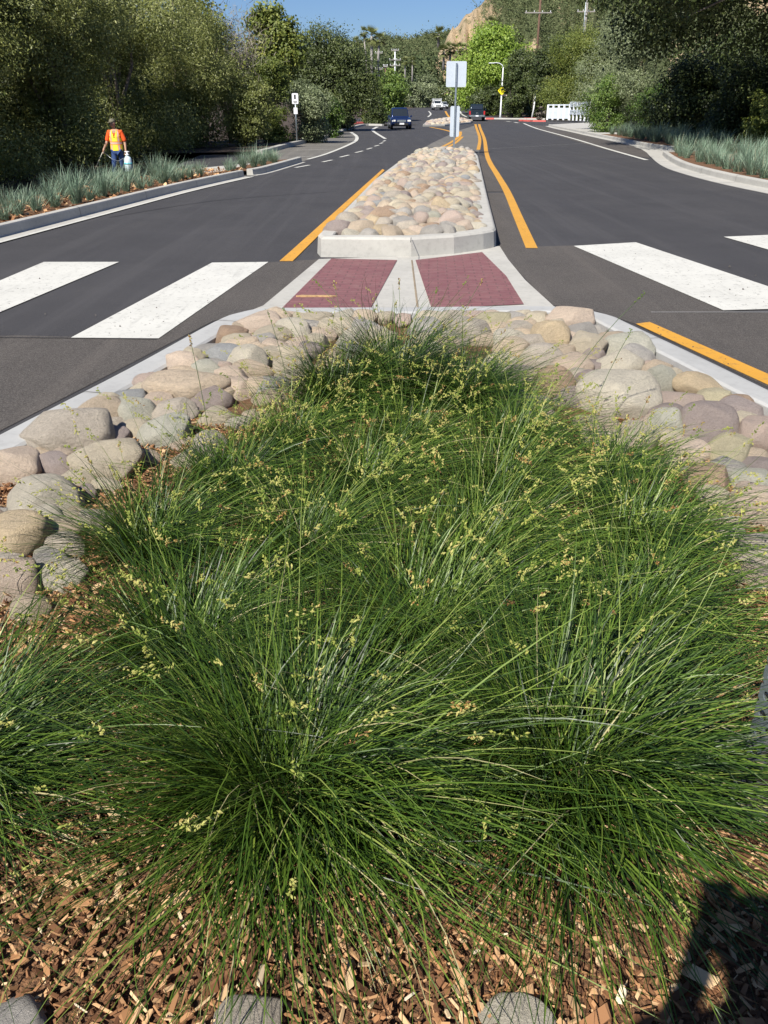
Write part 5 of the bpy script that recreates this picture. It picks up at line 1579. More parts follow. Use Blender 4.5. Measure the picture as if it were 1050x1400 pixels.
# ---------------------------------------------------------------- signs
def plate_round(w, h, r, n=5):
    pts = []
    for cx, cy, a0 in ((w / 2 - r, h / 2 - r, 0), (-w / 2 + r, h / 2 - r, 90), (-w / 2 + r, -h / 2 + r, 180), (w / 2 - r, -h / 2 + r, 270)):
        for k in range(n + 1):
            a = R(a0 + 90 * k / n); pts.append((cx + r * math.cos(a), cy + r * math.sin(a)))
    return pts
MX = Matrix.Rotation(R(90), 4, 'X')
def T3(x, y, z): return Matrix.Translation((x, y, z))
# median sign seen from behind
d = 36.0
b = atd(620.5, 200, d)
e = empty("road_sign", (b.x, d, .1)); tag(e, "blank backs of a large and a narrow plate on one post at the island's end", "road sign")
s_ = d / 1262
def zz(py): return atd(620, py, d).z - .1
MB().box((.0, 0, (zz(86) + 0) / 2), (.062, .062, zz(86))).build("post", M['galv'], e)
z1, z0 = zz(83.5), zz(119)
MB().prism(plate_round(27 * s_, z1 - z0, .05), .004, T3(.005, .040, (z0 + z1) / 2) @ MX).build("sign_plate", M['alu'], e)
z1, z0 = zz(145), zz(187)
MB().prism(plate_round(12.8 * s_, z1 - z0, .05), .004, T3(.005, .040, (z0 + z1) / 2) @ MX).build("marker_plate", M['alu'], e)
mb = MB()
for z in (zz(90), zz(112), zz(150), zz(182)):
    mb.tube([(0, -.045, z), (0, -.030, z)], .012, n=8)
mb.build("bolt", M['chrome'], e)
# parking signs at left
def psign(lab, px, base, top, w1, h1, second):
    p = P(px, base, .13)
    dd = p.y
    e = empty("parking_sign", (p.x, dd, p.z - .05)); tag(e, lab, "sign", "parking signs on the left verge")
    def z(py): return atd(px, py, dd).z - e.location.z
    s = dd / 1258
    MB().tube([(0, 0, -.2), (0, 0, z(top))], .035, n=8).build("post", M['galv'], e)
    zt = z(top + .5); hh = h1 * s
    MB().prism(plate_round(w1 * s, hh, .04), .004, T3(0, -.045, zt - hh / 2) @ MX).build("sign_plate", M['sign_white'], e)
    mb = MB()
    mb.box((-.02 * w1 * s, -.0505, zt - hh * .34), (w1 * s * .28, .002, hh * .42))
    mb.box((.0, -.0505, zt - hh * .78), (w1 * s * .6, .002, hh * .06))
    mb.box((.0, -.0505, zt - hh * .88), (w1 * s * .5, .002, hh * .05))
    mb.build("symbol", M['sign_black'], e)
    if second:
        zt2 = z(second)
        MB().prism(plate_round(w1 * s * .62, hh * .62, .03), .004, T3(0, -.045, zt2 - hh * .31) @ MX).build("lower_plate", M['sign_white'], e)
psign("parking sign with two white plates, nearer of the two on the left verge", 406, 194, 127, 8.5, 13, 147)
psign("small parking sign with one white plate under the dark oak", 483, 176, 132, 5.5, 8, 0)

# galvanised perforated post at the right edge
pb = P(1033, 1040, .27)
e = empty("perforated_post", (pb.x + .01, pb.y, BEDZ), R(14)); tag(e, "galvanised square steel post with punched holes at the photo's right edge", "post")
hw = .0254
def perf_face(mb, M4):
    """one perforated wall of the tube, x across, z up"""
    zz_ = [0]; H = 1.5; pitch = .0508; n = int(H / pitch)
    for i in range(n):
        z0 = i * pitch; zc = z0 + pitch / 2; r = .0125
        # square with round hole: 12-gon ring bridged to square of 12 points
        sq = []
        cir = []
        N_ = 16
        for k in range(N_):
            a = 2 * math.pi * (k + .5) / N_
            c, s = math.cos(a), math.sin(a); m = max(abs(c), abs(s))
            sq.append((hw * c / m, zc + pitch / 2 * s / m)); cir.append((r * c, zc + r * s))
        A = [mb.bm.verts.new(M4 @ Vector((x, -hw, z))) for x, z in sq]
        B_ = [mb.bm.verts.new(M4 @ Vector((x, -hw, z))) for x, z in cir]
        C_ = [mb.bm.verts.new(M4 @ Vector((x, -hw + .003, z))) for x, z in cir]
        for k in range(N_):
            k2 = (k + 1) % N_
            mb.bm.faces.new((A[k], A[k2], B_[k2], B_[k])); mb.bm.faces.new((B_[k], B_[k2], C_[k2], C_[k]))
mb = MB()
for k in range(4): perf_face(mb, Matrix.Rotation(R(90 * k), 4, 'Z'))
mb.build("tube", M['galv'], e, recalc=False)
mb = MB()
for k in range(4):
    Mr = Matrix.Rotation(R(90 * k), 4, 'Z')
    mb.box(Mr @ Vector((0, -.031, .03)), (.06 if k % 2 == 0 else .003, .003 if k % 2 == 0 else .06, .16), None)
mb.build("anchor_sleeve", M['galv'], e)

# ---------------------------------------------------------------- street lamp and what hangs on it
p = P(684, 161, 0); d = p.y
def zl(py, px=684, dd=None): return atd(px, py, dd or d).z - rise(d)
s_ = d / 1265
e = empty("street_lamp", (p.x, d, rise(d))); tag(e, "slim white street lamp with a curved arm in front of the lime tree", "street lamp")
Ht = zl(92)
MB().tube([(0, 0, -.1), (0, 0, .5), (.02, 0, Ht)], [.16, .12, .07], n=12).build("pole", M['white_metal'], e)
MB().tube([(.02, 0, Ht - .1), (-.1, 0, Ht + .25), (-.5, 0, Ht + .48), (-1.0, 0, Ht + .55), (-1.25, 0, Ht + .53)], [.06, .055, .05, .045, .04], n=8).build("arm", M['white_metal'], e)
MB().box((-1.6, 0, Ht + .5), (.75, .3, .12), bev=.04).build("lamp_head", M['white_metal'], e)
MB().box((0, 0, .02), (.4, .4, .06), bev=.01).build("base_plate", M['galv'], e)
zc = zl(124)
e2 = empty("warning_sign", (p.x, d - .12, rise(d))); tag(e2, "yellow diamond warning sign with a walking figure on the street lamp", "road sign")
Md = T3(.0, 0, zc) @ MX @ Matrix.Rotation(R(45), 4, 'Z')
W_ = .82
MB().prism(plate_round(W_, W_, .06), .006, Md).build("sign_plate", M['sign_yellow'], e2)
mb = MB()
mb.prism([(.06 * math.cos(a * .5), .06 * math.sin(a * .5) + .24) for a in range(12)], .003, T3(0, -.008, zc) @ MX)
mb.prism([(-.08, .16), (.08, .16), (.06, -.05), (-.05, -.05)], .003, T3(0, -.008, zc) @ MX)
mb.prism([(-.05, -.05), (.01, -.05), (-.08, -.32), (-.14, -.32)], .003, T3(0, -.0085, zc) @ MX)
mb.prism([(.0, -.05), (.06, -.05), (.15, -.30), (.09, -.31)], .003, T3(0, -.009, zc) @ MX)
mb.prism([(.07, .15), (.17, .02), (.14, -.01), (.05, .09)], .003, T3(0, -.0095, zc) @ MX)
mb.build("walking_figure", M['sign_black'], e2)
e3 = empty("street_name_sign", (p.x + .42, d - .1, rise(d))); tag(e3, "small horizontal street name plate below the yellow diamond", "sign")
MB().box((0, 0, zl(130.3)), (.72, .02, .22), bev=.005).build("sign_plate", mat('tan_sign', (.55, .42, .32), .6), e3)
MB().box((0, -.0125, zl(130.3)), (.5, .003, .05)).build("lettering", M['sign_white'], e3)

# utility poles and wires
def pole(lab, px, d, base_py, top_py, w, mt, arms=(), extra=None):
    b = atd(px, base_py, d); t = atd(px, top_py, d)
    e = empty("utility_pole", (b.x, d, b.z)); tag(e, lab, "utility pole", "utility poles")
    H = t.z - b.z
    MB().tube([(0, 0, -6), (0, 0, H)], [w, w * .75], n=8).build("pole", M[mt], e)
    for (py, half, ox) in arms:
        z = atd(px, py, d).z - b.z
        s = d / 1290
        MB().box((ox * s, -.15, z), (half * 2 * s, .12, .16)).build("crossarm", M['grey_wood'], e)
        mb = MB()
        for k in range(4):
            x = (ox - half * .9 + half * 1.8 * k / 3) * s
            mb.tube([(x, -.15, z + .08), (x, -.15, z + .3)], [.07, .05], n=6)
        mb.build("insulator", M['sign_white'], e)
    return e
pole("brown wooden utility pole on the slope above the dark trees", 733.5, 160, 80, -30, .22, 'wood_pole', ((17.5, 18, -2),))
pole("grey utility pole with crossarm, right one behind the willow top", 798, 165, 60, -30, .2, 'grey_wood', ((16, 12, -1),))
e = pole("thin metal mast right next to the grey utility pole", 796, 163, 60, -30, .09, 'galv')
pole("white utility pole with two racks of crossarms before the far ridge", 540, 200, 92, 68, .16, 'white_metal', ((69, 5, 0), (82, 8, 0), (89.5, 7, 0)))
pole("pale utility pole right of the palm trunks", 518, 190, 95, 62, .14, 'white_metal', ((72.5, 5, 0), (94.5, 5, 0)))
pole("dark leaning utility pole left of the racked pole", 527, 150, 100, 90, .12, 'wood_pole', ((91, 3, 0),))
def wire(lab, a, b, sag, r=.02):
    pts = [a.lerp(b, t / 14) - Vector((0, 0, sag * 4 * (t / 14) * (1 - t / 14))) for t in range(15)]
    o = MB().tube(pts, r, n=4).build("overhead_wire", M['black']); tag(o, lab, "wire", "overhead wires")
wire("overhead wire from the brown pole to the grey one, lower", atd(733, 39, 160), atd(797, 40, 163), .6, .025)
wire("thick dark cable running from the grey pole to the right into the oak", atd(800, 28, 165), atd(930, 2, 60), 1.2, .03)
wire("overhead wire from the brown pole's crossarm up to the left corner", atd(718, 18, 160), atd(640, -20, 80), .5, .02)
wire("overhead wire between the far racked pole and the palms", atd(540, 82, 200), atd(516, 73, 190), .4, .03)

# leaning white marker posts by the driveway
p = P(728, 160.5, .1)
e = empty("marker_post", p); tag(e, "thin white wooden post leaning slightly beside the driveway's red kerbs", "post")
MB().tube([(-.1, 0, -.2), (.1, 0, 1.2), (.22, 0, 3.0)], [.13, .10, .08], n=8).build("post", M['white_metal'], e)
MB().box((.24, 0, 3.5), (.14, .1, .35), bev=.02).build("cap", M['grey_wood'], e)
MB().tube([(-.05, 0, .6), (0, 0, 2.9)], [.05, .04], n=6).build("brace", M['grey_wood'], e)
p = P(521, 168.5, .1)
e = empty("marker_post", p); tag(e, "short dark marker post beside the red kerb left of the blue car", "post")
MB().box((0, 0, .7), (.16, .1, 1.4)).build("post", M['wood_pole'], e)
MB().box((0, -.06, 1.1), (.2, .02, .5)).build("plate", M['sign_white'], e)

# white bridge railing on the right
A_ = P(748, 164.0, .15); B_ = P(778, 164.6, .15); C_ = P(804, 167.2, .15)
M['rail_shade'] = mat('blue_grey_shaded_white', (.50, .55, .60), .6, 0, .1, 2)  # blue-grey shading of the white rails is put into the colour
def railing(lab, a, b, hgt, bands, gapposts, name="bridge_railing"):
    dv = (b - a); L = Vector((dv.x, dv.y)).length; ang = math.atan2(dv.y, dv.x)
    e = empty(name, a, ang); tag(e, lab, "railing", "white railings at the bridge")
    for (z0, z1) in bands:
        MB().box((L / 2, 0, (z0 + z1) / 2 * hgt), (L, .12, (z1 - z0) * hgt), bev=.01).build("rail", M['rail_shade'], e)
    for k in range(gapposts):
        x = L * (k + .03) / (gapposts - 1 + .06)
        MB().box((x, .005, hgt * .49), (.22, .17, hgt * .99), bev=.01).build("post", M['white_metal'], e)
sA = A_.y / 1259
railing("left, solid white panels of the bridge railing with slots along the top", A_, B_, 19 * sA, ((.08, .78), (.92, 1.0)), 5)
railing("right part of the white bridge railing with two wide rails and square gaps", B_, C_, 22 * sA, ((.32, .58), (.74, 1.02)), 6)

# ---------------------------------------------------------------- vehicles
def rrect(hw, z0, z1, y, n=4, rad=.12, top_in=0.0):
    r = min(rad, (z1 - z0) / 2.2, hw / 2)
    pts = []
    for cx, cz, a0 in ((hw - r, z1 - r, 0), (-hw + r, z1 - r, 90), (-hw + r, z0 + r, 180), (hw - r, z0 + r, 270)):
        for k in range(n + 1):
            a = R(a0 + 90 * k / n)
            x = cx + r * math.cos(a); z = cz + r * math.sin(a)
            x *= 1 - top_in * max(0, (z - z0) / (z1 - z0))
            pts.append((x, y, z))
    return pts
def wheel(parent, x, y, r, w=.24):
    o = empty("wheel", (x, y, r)); o.parent = parent
    o2 = MB().tube([(-w / 2, 0, 0), (-w / 2 + .03, 0, 0), (w / 2 - .03, 0, 0), (w / 2, 0, 0)], [r * .9, r, r, r * .9], n=24).build("tyre", M['black'], o)
    MB().tube([(-w / 2 - .01, 0, 0), (w / 2 + .01, 0, 0)], r * .6, n=16).build("rim", M['galv'], o)
def car(name, lab, pos, rz, paint, front=True, suv=True, L=4.5, W=1.86, H=1.72, cat="car"):
    """local -y is the front"""
    e = empty(name, pos, rz); tag(e, lab, cat)
    hw = W / 2; bz = H * .56
    secs = [(-L / 2, .86, .42, bz * .74), (-L / 2 + .12, .96, .30, bz * .86), (-L / 2 + .5, 1, .26, bz * .92), (-L * .2, 1, .26, bz * .99), (L * .1, 1, .26, bz), (L / 2 - .4, 1, .28, bz), (L / 2 - .08, .97, .32, bz * .98), (L / 2, .90, .42, bz * .92)]
    MB().loft([rrect(hw * a, z0, z1, y, 4, .14) for y, a, z0, z1 in secs]).build("body", M[paint], e)
    cab = [(-L * .20, .86, bz - .06, bz + .02), (-L * .06, .82, bz - .06, H - .04), (L * .06, .82, bz - .06, H), (L * .30, .81, bz - .06, H - .03), (L * .46, .80, bz - .06, bz + .10 if not suv else H - .25)]
    if suv: cab[-1] = (L * .475, .80, bz - .06, bz + .08)
    if suv: cab[-2] = (L * .42, .80, bz - .06, H - .06)
    MB().loft([rrect(hw * a, z0, z1, y, 4, .10, top_in=.10) for y, a, z0, z1 in cab]).build("cabin", M[paint], e)
    # windscreen and rear window as slabs lying on the sloping faces
    def slab(nm, y0, z0, y1, z1, w0, w1, off):
        d_ = Vector((0, y1 - y0, z1 - z0)).normalized(); nrm = Vector((0, -d_.z, d_.y)) * off
        a = [Vector((-w0, y0, z0)), Vector((w0, y0, z0)), Vector((w1, y1, z1)), Vector((-w1, y1, z1))]
        mb = MB(); mb.loft([[p + nrm * .3 for p in a], [p + nrm for p in a]], smooth=False)
        mb.build(nm, M['glass'], e)
    slab("windscreen", -L * .185, bz + .06, -L * .07, H - .12, hw * .76, hw * .68, .03)
    if suv: slab("rear_window", L * .478, bz + .06, L * .430, H - .14, hw * .70, hw * .64, -.03)
    else: slab("rear_window", L * .45, bz + .08, L * .31, H - .10, hw * .70, hw * .66, -.03)
    for sx in (-1, 1):
        mb = MB()
        for ya, yb in ((-L * .10, L * .08), (L * .10, L * .27), (L * .29, L * .40)):
            za, zb = bz + .06, H - .16
            ks = [Vector((sx * (hw * .855 + .012), ya + (.12 if ya < 0 else 0), za)), Vector((sx * (hw * .855 + .012), yb, za)), Vector((sx * (hw * .765 + .014), yb, zb)), Vector((sx * (hw * .765 + .014), ya + (.32 if ya < 0 else 0), zb))]
            mb.loft([ks, [k + Vector((-sx * .03, 0, 0)) for k in ks]], smooth=False)
        mb.build("side_windows", M['glass'], e)
        MB().box((sx * (hw + .08), -L * .13, bz + .06), (.2, .1, .15), bev=.03).build("wing_mirror", M[paint], e)
        MB().box((sx * hw * .72, -L / 2 + .03, bz * .70), (hw * .36, .12, .16), bev=.03).build("headlight", M['lens'], e)
        MB().box((sx * hw * .84, L / 2 - .03, bz * .80), (hw * .16, .10, .30), bev=.03).build("tail_light", M['tail'], e)
        wheel(e, sx * (hw - .1), -L * .31, .36); wheel(e, sx * (hw - .1), L * .30, .36)
    MB().box((0, -L / 2 - .0, bz * .70), (hw * .86, .10, .17), bev=.02).build("grille", M['chrome'], e)
    MB().box((0, -L / 2 + .01, .42), (hw * 1.3, .14, .20), bev=.03).build("bumper", M['black'], e)
    MB().box((0, -L / 2 - .08, .46), (.45, .02, .14)).build("number_plate", M['sign_white'], e)
    MB().box((0, L / 2 + .0, .46), (hw * 1.6, .12, .18), bev=.03).build("rear_bumper", M['black'], e)
    return e
def pickup(name, lab, pos, rz, paint, L=5.3, W=1.95, H=1.85, rack=False):
    e = empty(name, pos, rz); tag(e, lab, "pickup truck")
    hw = W / 2; bz = 1.12
    secs = [(-L / 2, .88, .5, .95), (-L / 2 + .15, .98, .42, 1.02), (-L * .2, 1, .40, bz - .02), (L * .05, 1, .40, bz), (L / 2 - .1, 1, .42, bz), (L / 2, .98, .5, bz - .02)]
    MB().loft([rrect(hw * a, z0, z1, y, 4, .09) for y, a, z0, z1 in secs]).build("body", M[paint], e)
    cab = [(-L * .18, .86, bz - .05, bz + .03), (-L * .08, .83, bz - .05, H - .03), (L * .02, .83, bz - .05, H), (L * .13, .83, bz - .05, H - .02), (L * .16, .82, bz - .05, bz + .05)]
    MB().loft([rrect(hw * a, z0, z1, y, 4, .10, top_in=.10) for y, a, z0, z1 in cab]).build("cabin", M[paint], e)
    MB().box((0, L * .163, (bz + H) / 2 - .02), (hw * 1.35, .03, H - bz - .28), Matrix.Rotation(.18, 4, 'X'), .01).build("rear_window", M['glass'], e)
    MB().box((0, -L * .137, (bz + H) / 2 - .02), (hw * 1.35, .03, H - bz - .14), Matrix.Rotation(-.62, 4, 'X'), .01).build("windscreen", M['glass'], e)
    MB().box((0, L * .33, bz + .012), (hw * 1.72, L * .3, .03)).build("bed", M['black'], e)
    MB().box((0, L / 2 + .01, .86), (hw * 1.5, .03, .38), bev=.01).build("tailgate", M[paint], e)
    MB().box((0, L / 2 + .035, .86), (.28, .03, .06), bev=.005).build("handle", M['chrome'], e)
    MB().box((0, L / 2 + .08, .55), (hw * 1.9, .16, .20), bev=.03).build("rear_bumper", M['chrome'], e)
    MB().box((0, L / 2 + .165, .55), (.34, .02, .14)).build("number_plate", M['sign_white'], e)
    MB().box((0, -L / 2 - .01, .80), (hw * 1.1, .1, .24), bev=.02).build("grille", M['chrome'], e)
    MB().box((0, -L / 2 - .03, .50), (hw * 1.9, .16, .2), bev=.03).build("front_bumper", M['chrome'], e)
    for sx in (-1, 1):
        MB().box((sx * hw * .88, L / 2 + .0, .88), (hw * .18, .06, .40), bev=.02).build("tail_light", M['tail'], e)
        MB().box((sx * hw * .80, -L / 2 + .0, .82), (hw * .30, .08, .2), bev=.02).build("headlight", M['lens'], e)
        MB().box((sx * (hw + .12), -L * .1, bz + .12), (.2, .1, .22), bev=.03).build("wing_mirror", M[paint], e)
        MB().box((sx * hw * .86, -L * .0, (bz + H) / 2), (.03, L * .2, H - bz - .3)).build("side_windows", M['glass'], e)
        wheel(e, sx * (hw - .12), -L * .32, .40, .27); wheel(e, sx * (hw - .12), L * .30, .40, .27)
    if rack:
        mb = MB()
        for sy in (-.15, .12, .44):
            for sx in (-1, 1): mb.box((sx * hw * .8, L * sy, (bz + 2.05) / 2 + .05), (.06, .06, 2.05 - bz))
            mb.box((0, L * sy, 2.06), (hw * 1.8, .07, .07))
        for sx in (-1, 1): mb.box((sx * hw * .8, L * .14, 2.12), (.07, L * .68, .06))
        mb.build("ladder_rack", M['white_metal'], e)
    return e
def ongr(px, py):
    p = P(px, py); return (p.x, p.y, p.z)
car("parked_suv", "dark blue sport utility car coming towards the camera in the left lane", ongr(546, 176.3), R(4), 'navy', suv=True, L=4.4, W=1.86, H=1.75)
pickup("pickup_truck", "dark slate pick-up truck seen from behind, driving away in the right lane", ongr(651, 165), R(180 - 4), 'slate')
pickup("work_truck", "white work truck with a ladder rack coming down the far road", ongr(597.5, 150.5), R(3), 'white_car', rack=True)
car("silver_car", "small silver car right behind the white work truck", ongr(606.5, 148.6), R(0), 'silver_car', suv=False, H=1.45)
car("dark_car", "dark blue car far off behind the sign's post", ongr(626, 146.6), R(0), 'navy', suv=True)
bpy.data.objects["parked_suv"].name = "suv"

# ---------------------------------------------------------------- people
def skin_mesh(name, joints, edges, mt, parent, sub=2, root=0):
    me = bpy.data.meshes.new(name)
    me.from_pydata([j[0] for j in joints], edges, [])
    o = bpy.data.objects.new(name, me); COL.objects.link(o)
    m = o.modifiers.new("s", 'SKIN')
    for i, j in enumerate(joints):
        r = j[1] if isinstance(j[1], tuple) else (j[1], j[1])
        me.skin_vertices[0].data[i].radius = r
        me.skin_vertices[0].data[i].use_root = (i == root)
    m.use_smooth_shade = True
    m2 = o.modifiers.new("u", 'SUBSURF'); m2.levels = sub; m2.render_levels = sub
    dg = bpy.context.evaluated_depsgraph_get()
    me2 = bpy.data.meshes.new_from_object(o.evaluated_get(dg))
    bpy.data.objects.remove(o)
    me2.materials.clear(); me2.materials.append(mt)
    for p in me2.polygons: p.use_smooth = True
    return mobj(name, me2, parent)

def add_hand(J, E, wrist_i, wrist, direction, palm_n, curl=.6, side=1):
    """palm and five fingers; direction = wrist->knuckles, palm_n = palm normal"""
    d = Vector(direction).normalized(); n = Vector(palm_n).normalized(); s = d.cross(n).normalized() * side
    w = Vector(wrist)
    J.append((tuple(w + d * .045), (.026, .018))); pi = len(J) - 1; E.append((wrist_i, pi))
    lens = [.070, .078, .072, .058]
    for k in range(4):
        o = s * (.027 - .018 * k)
        kn = w + d * .085 + o
        J.append((tuple(kn), .0095)); a = len(J) - 1; E.append((pi, a))
        prev, ang, pt = a, 0.0, kn
        for q in range(3):
            ang += curl * .8
            step = lens[k] * (.45, .32, .23)[q]
            pt = pt + (d * math.cos(ang) + n * math.sin(ang)) * step
            J.append((tuple(pt), .0085 - .001 * q)); E.append((prev, len(J) - 1)); prev = len(J) - 1
    t0 = w + d * .03 + s * .03
    J.append((tuple(t0), .011)); a = len(J) - 1; E.append((pi, a))
    t1 = t0 + (d * .6 + s * .5 + n * .5).normalized() * .035; J.append((tuple(t1), .0095)); E.append((a, len(J) - 1)); b = len(J) - 1
    t2 = t1 + (d * .7 + n * .6).normalized() * .028; J.append((tuple(t2), .008)); E.append((b, len(J) - 1))

def head_mesh(parent, c, turn, tilt, mt, name="head"):
    bm = bmesh.new()
    bmesh.ops.create_uvsphere(bm, u_segments=32, v_segments=24, radius=1)
    for v in bm.verts:
        x, y, z = v.co
        # front is -y
        w = .074 * (1 - .22 * max(0, -z) ** 1.2); dpt = .094 if y > 0 else .088
        X = x * w; Y = y * dpt; Z = z * .115
        if z < -.2 and y < 0: Y -= .012 * (1 - abs(x)) * (-z)
        # nose
        g = math.exp(-((x / .16) ** 2) - ((z + .12) / .2) ** 2) if y < 0 else 0
        Y -= .026 * g * (1 - .5 * (z + .12))
        # eye sockets
        for sx in (-1, 1):
            Y += .009 * math.exp(-(((x - sx * .38) / .16) ** 2) - ((z - .06) / .12) ** 2) if y < 0 else 0
            # ears
            X += sx * .018 * math.exp(-((x - sx) / .12) ** 2 - ((z - 0) / .22) ** 2 - ((y - .05) / .2) ** 2)
        # mouth crease and lips
        if y < 0: Y -= .006 * math.exp(-((x / .3) ** 2) - ((z + .5) / .07) ** 2)
        if y < 0: Y += .004 * math.exp(-((x / .3) ** 2) - ((z + .42) / .03) ** 2)
        v.co = (X, Y, Z)
    for f in bm.faces: f.smooth = True
    me = bpy.data.meshes.new(name); bm.to_mesh(me); bm.free(); me.materials.append(mt)
    o = mobj(name, me, parent, c); o.rotation_euler = (tilt, 0, turn)
    return o

def worker():
    px, d = 166, 27.0
    g = atd(px, 251, d).z
    e = empty("person", (atd(px, 251, d).x, d, g)); tag(e, "worker in orange shirt, lime safety vest, camouflage cap and blue jeans", "person")
    J = [((0, 0, .95), (.14, .10)), ((0, 0, 1.12), (.13, .095)), ((0, 0, 1.30), (.155, .105)), ((0, 0, 1.42), (.11, .08)), ((-.01, -.01, 1.50), .052), ((-.025, -.03, 1.57), .05), ((-.03, -.04, 1.66), .06),
         ((-.17, 0, 1.42), .058), ((-.26, -.03, 1.16), .043), ((-.35, -.16, .95), .027),
         ((.17, 0, 1.42), .058), ((.255, .02, 1.14), .043), ((.27, -.06, .90), .027),
         ((-.09, 0, .90), .088), ((-.12, -.10, .50), .060), ((-.13, -.06, .10), .040), ((-.15, -.22, .045), .038),
         ((.09, 0, .90), .088), ((.08, .08, .50), .060), ((.04, .28, .12), .040), ((.03, .16, .05), .038)]
    E = [(0, 1), (1, 2), (2, 3), (3, 4), (4, 5), (5, 6), (3, 7), (7, 8), (8, 9), (3, 10), (10, 11), (11, 12), (0, 13), (13, 14), (14, 15), (15, 16), (0, 17), (17, 18), (18, 19), (19, 20)]
    add_hand(J, E, 9, (-.35, -.16, .95), (-.25, -.35, -.9), (.9, -.2, -.3), 1.0, 1)
    add_hand(J, E, 12, (.27, -.06, .90), (.05, -.1, -1), (-1, -.1, 0), 1.2, -1)
    skin_mesh("body", J, E, M['skin'], e)
    head_mesh(e, (-.035, -.045, 1.655), R(-28), R(12), M['skin'])
    # shirt with short sleeves
    J2 = [((0, 0, .94), (.15, .11)), ((0, 0, 1.12), (.145, .11)), ((0, 0, 1.30), (.17, .12)), ((0, 0, 1.43), (.12, .085)), ((-.17, 0, 1.42), .075), ((-.245, -.02, 1.22), .068), ((-.258, -.03, 1.16), .066), ((.17, 0, 1.42), .075), ((.245, .01, 1.22), .068), ((.256, .02, 1.15), .066)]
    skin_mesh("shirt", J2, [(0, 1), (1, 2), (2, 3), (3, 4), (4, 5), (5, 6), (3, 7), (7, 8), (8, 9)], M['orange_cloth'], e)
    J3 = [((0, 0, .96), (.15, .11)), ((-.09, 0, .88), .098), ((-.12, -.10, .50), .074), ((-.13, -.06, .12), .062), ((.09, 0, .88), .098), ((.08, .08, .50), .074), ((.04, .27, .14), .062)]
    skin_mesh("jeans", J3, [(0, 1), (1, 2), (2, 3), (0, 4), (4, 5), (5, 6)], M['denim'], e)
    for c in ((-.145, -.14, .05), (.035, .20, .06)):
        MB().sphere(c, .06, 2, (.85, 2.3, .8)).build("boot", M['black'], e)
    # vest: elliptical tube with V neck, strips picked by position
    bm = bmesh.new()
    nu, nz = 72, 48
    zt = lambda t: .92 + (1.49 - .92) * t
    def hwf(z): return lerp_tab([(.92, .185), (1.1, .175), (1.3, .19), (1.40, .18), (1.49, .10)], z)
    def dpf(z): return lerp_tab([(.92, .15), (1.1, .14), (1.3, .15), (1.42, .12), (1.49, .08)], z)
    g_ = [[bm.verts.new((hwf(zt(j / nz)) * math.cos(2 * math.pi * i / nu), dpf(zt(j / nz)) * math.sin(2 * math.pi * i / nu), zt(j / nz))) for i in range(nu)] for j in range(nz + 1)]
    for j in range(nz):
        for i in range(nu):
            vs = (g_[j][i], g_[j][(i + 1) % nu], g_[j + 1][(i + 1) % nu], g_[j + 1][i])
            c = sum((v.co for v in vs), Vector()) / 4
            if c.y < 0 and abs(c.x) < (c.z - 1.24) * .30: continue          # V neck
            if abs(c.x) > .15 and c.z > 1.26: continue                      # arm holes
            f = bm.faces.new(vs); f.smooth = True
            a = abs(c.x)
            f.material_index = 0
            if .075 < a < .145: f.material_index = 1
            if .095 < a < .125: f.material_index = 2
            if 1.07 < c.z < 1.17: f.material_index = 1
            if 1.095 < c.z < 1.145: f.material_index = 2
            if c.y > 0 and c.z > 1.42: f.material_index = 0
    me = bpy.data.meshes.new("safety_vest"); bm.to_mesh(me); bm.free()
    for m in ('vest_yellow', 'vest_orange', 'silver_tape'): me.materials.append(M[m])
    mobj("safety_vest", me, e)
    # cap
    cp = empty("cap", (-.035, -.045, 1.70), R(-28)); cp.parent = e; cp.rotation_euler[0] = R(8)
    mb = MB(); mb.sphere((0, .005, 0), .088, 3, (1, 1.12, .95)); 
    for v in list(mb.bm.verts):
        if v.co.z < -.01: v.co.z = -.01
    mb.build("crown", M['camo'], cp)
    MB().prism([(-.07, -.05), (-.06, -.12), (-.03, -.165), (.03, -.165), (.06, -.12), (.07, -.05)], .008, T3(0, 0, -.008)).build("peak", M['camo'], cp)
    MB().sphere((-.03, .0, 1.64), .085, 2, (.95, 1.05, .9)).build("hair", M['hair'], e).location = (0.0, .02, 0)
    # sprayer: tank in one hand, wand in the other, hose between
    ex = e.location
    sp = empty("garden_sprayer", (ex.x + .31, ex.y - .10, ex.z + .34)); tag(sp, "translucent white and pale blue pump sprayer with a long wand, carried by the worker", "sprayer")
    prof = [(0, .09), (.02, .112), (.20, .118), (.34, .112), (.40, .085), (.425, .05), (.45, .045)]
    MB().loft([[(r * math.cos(2 * math.pi * k / 24), r * math.sin(2 * math.pi * k / 24), z) for k in range(24)] for z, r in prof]).build("tank", M['jug'], sp)
    MB().loft([[(.1192 * math.cos(2 * math.pi * k / 24), .1192 * math.sin(2 * math.pi * k / 24), z) for k in range(24)] for z in (.20, .25)]).build("band", M['jug_blue'], sp)
    MB().loft([[(r * math.cos(2 * math.pi * k / 20), r * math.sin(2 * math.pi * k / 20), z) for k in range(20)] for z, r in ((.45, .05), (.46, .062), (.485, .062), (.49, .02), (.54, .018))]).build("pump_cap", M['white_metal'], sp)
    MB().tube([(-.07, 0, .545), (0, 0, .555), (.07, 0, .545)], .014, n=8).build("handle", M['white_metal'], sp)
    h0 = Vector((-.70, -.10, .52)); tip = h0 + Vector((-.28, -.12, -.50))
    MB().tube([h0 + Vector((.06, .02, .03)), h0, h0.lerp(tip, .3), tip], [.016, .014, .008, .006], n=8).build("wand", M['vest_pale'], sp)
    MB().tube([tip, tip + Vector((-.01, -.01, -.12))], [.008, .006], n=6).build("nozzle", M['black'], sp)
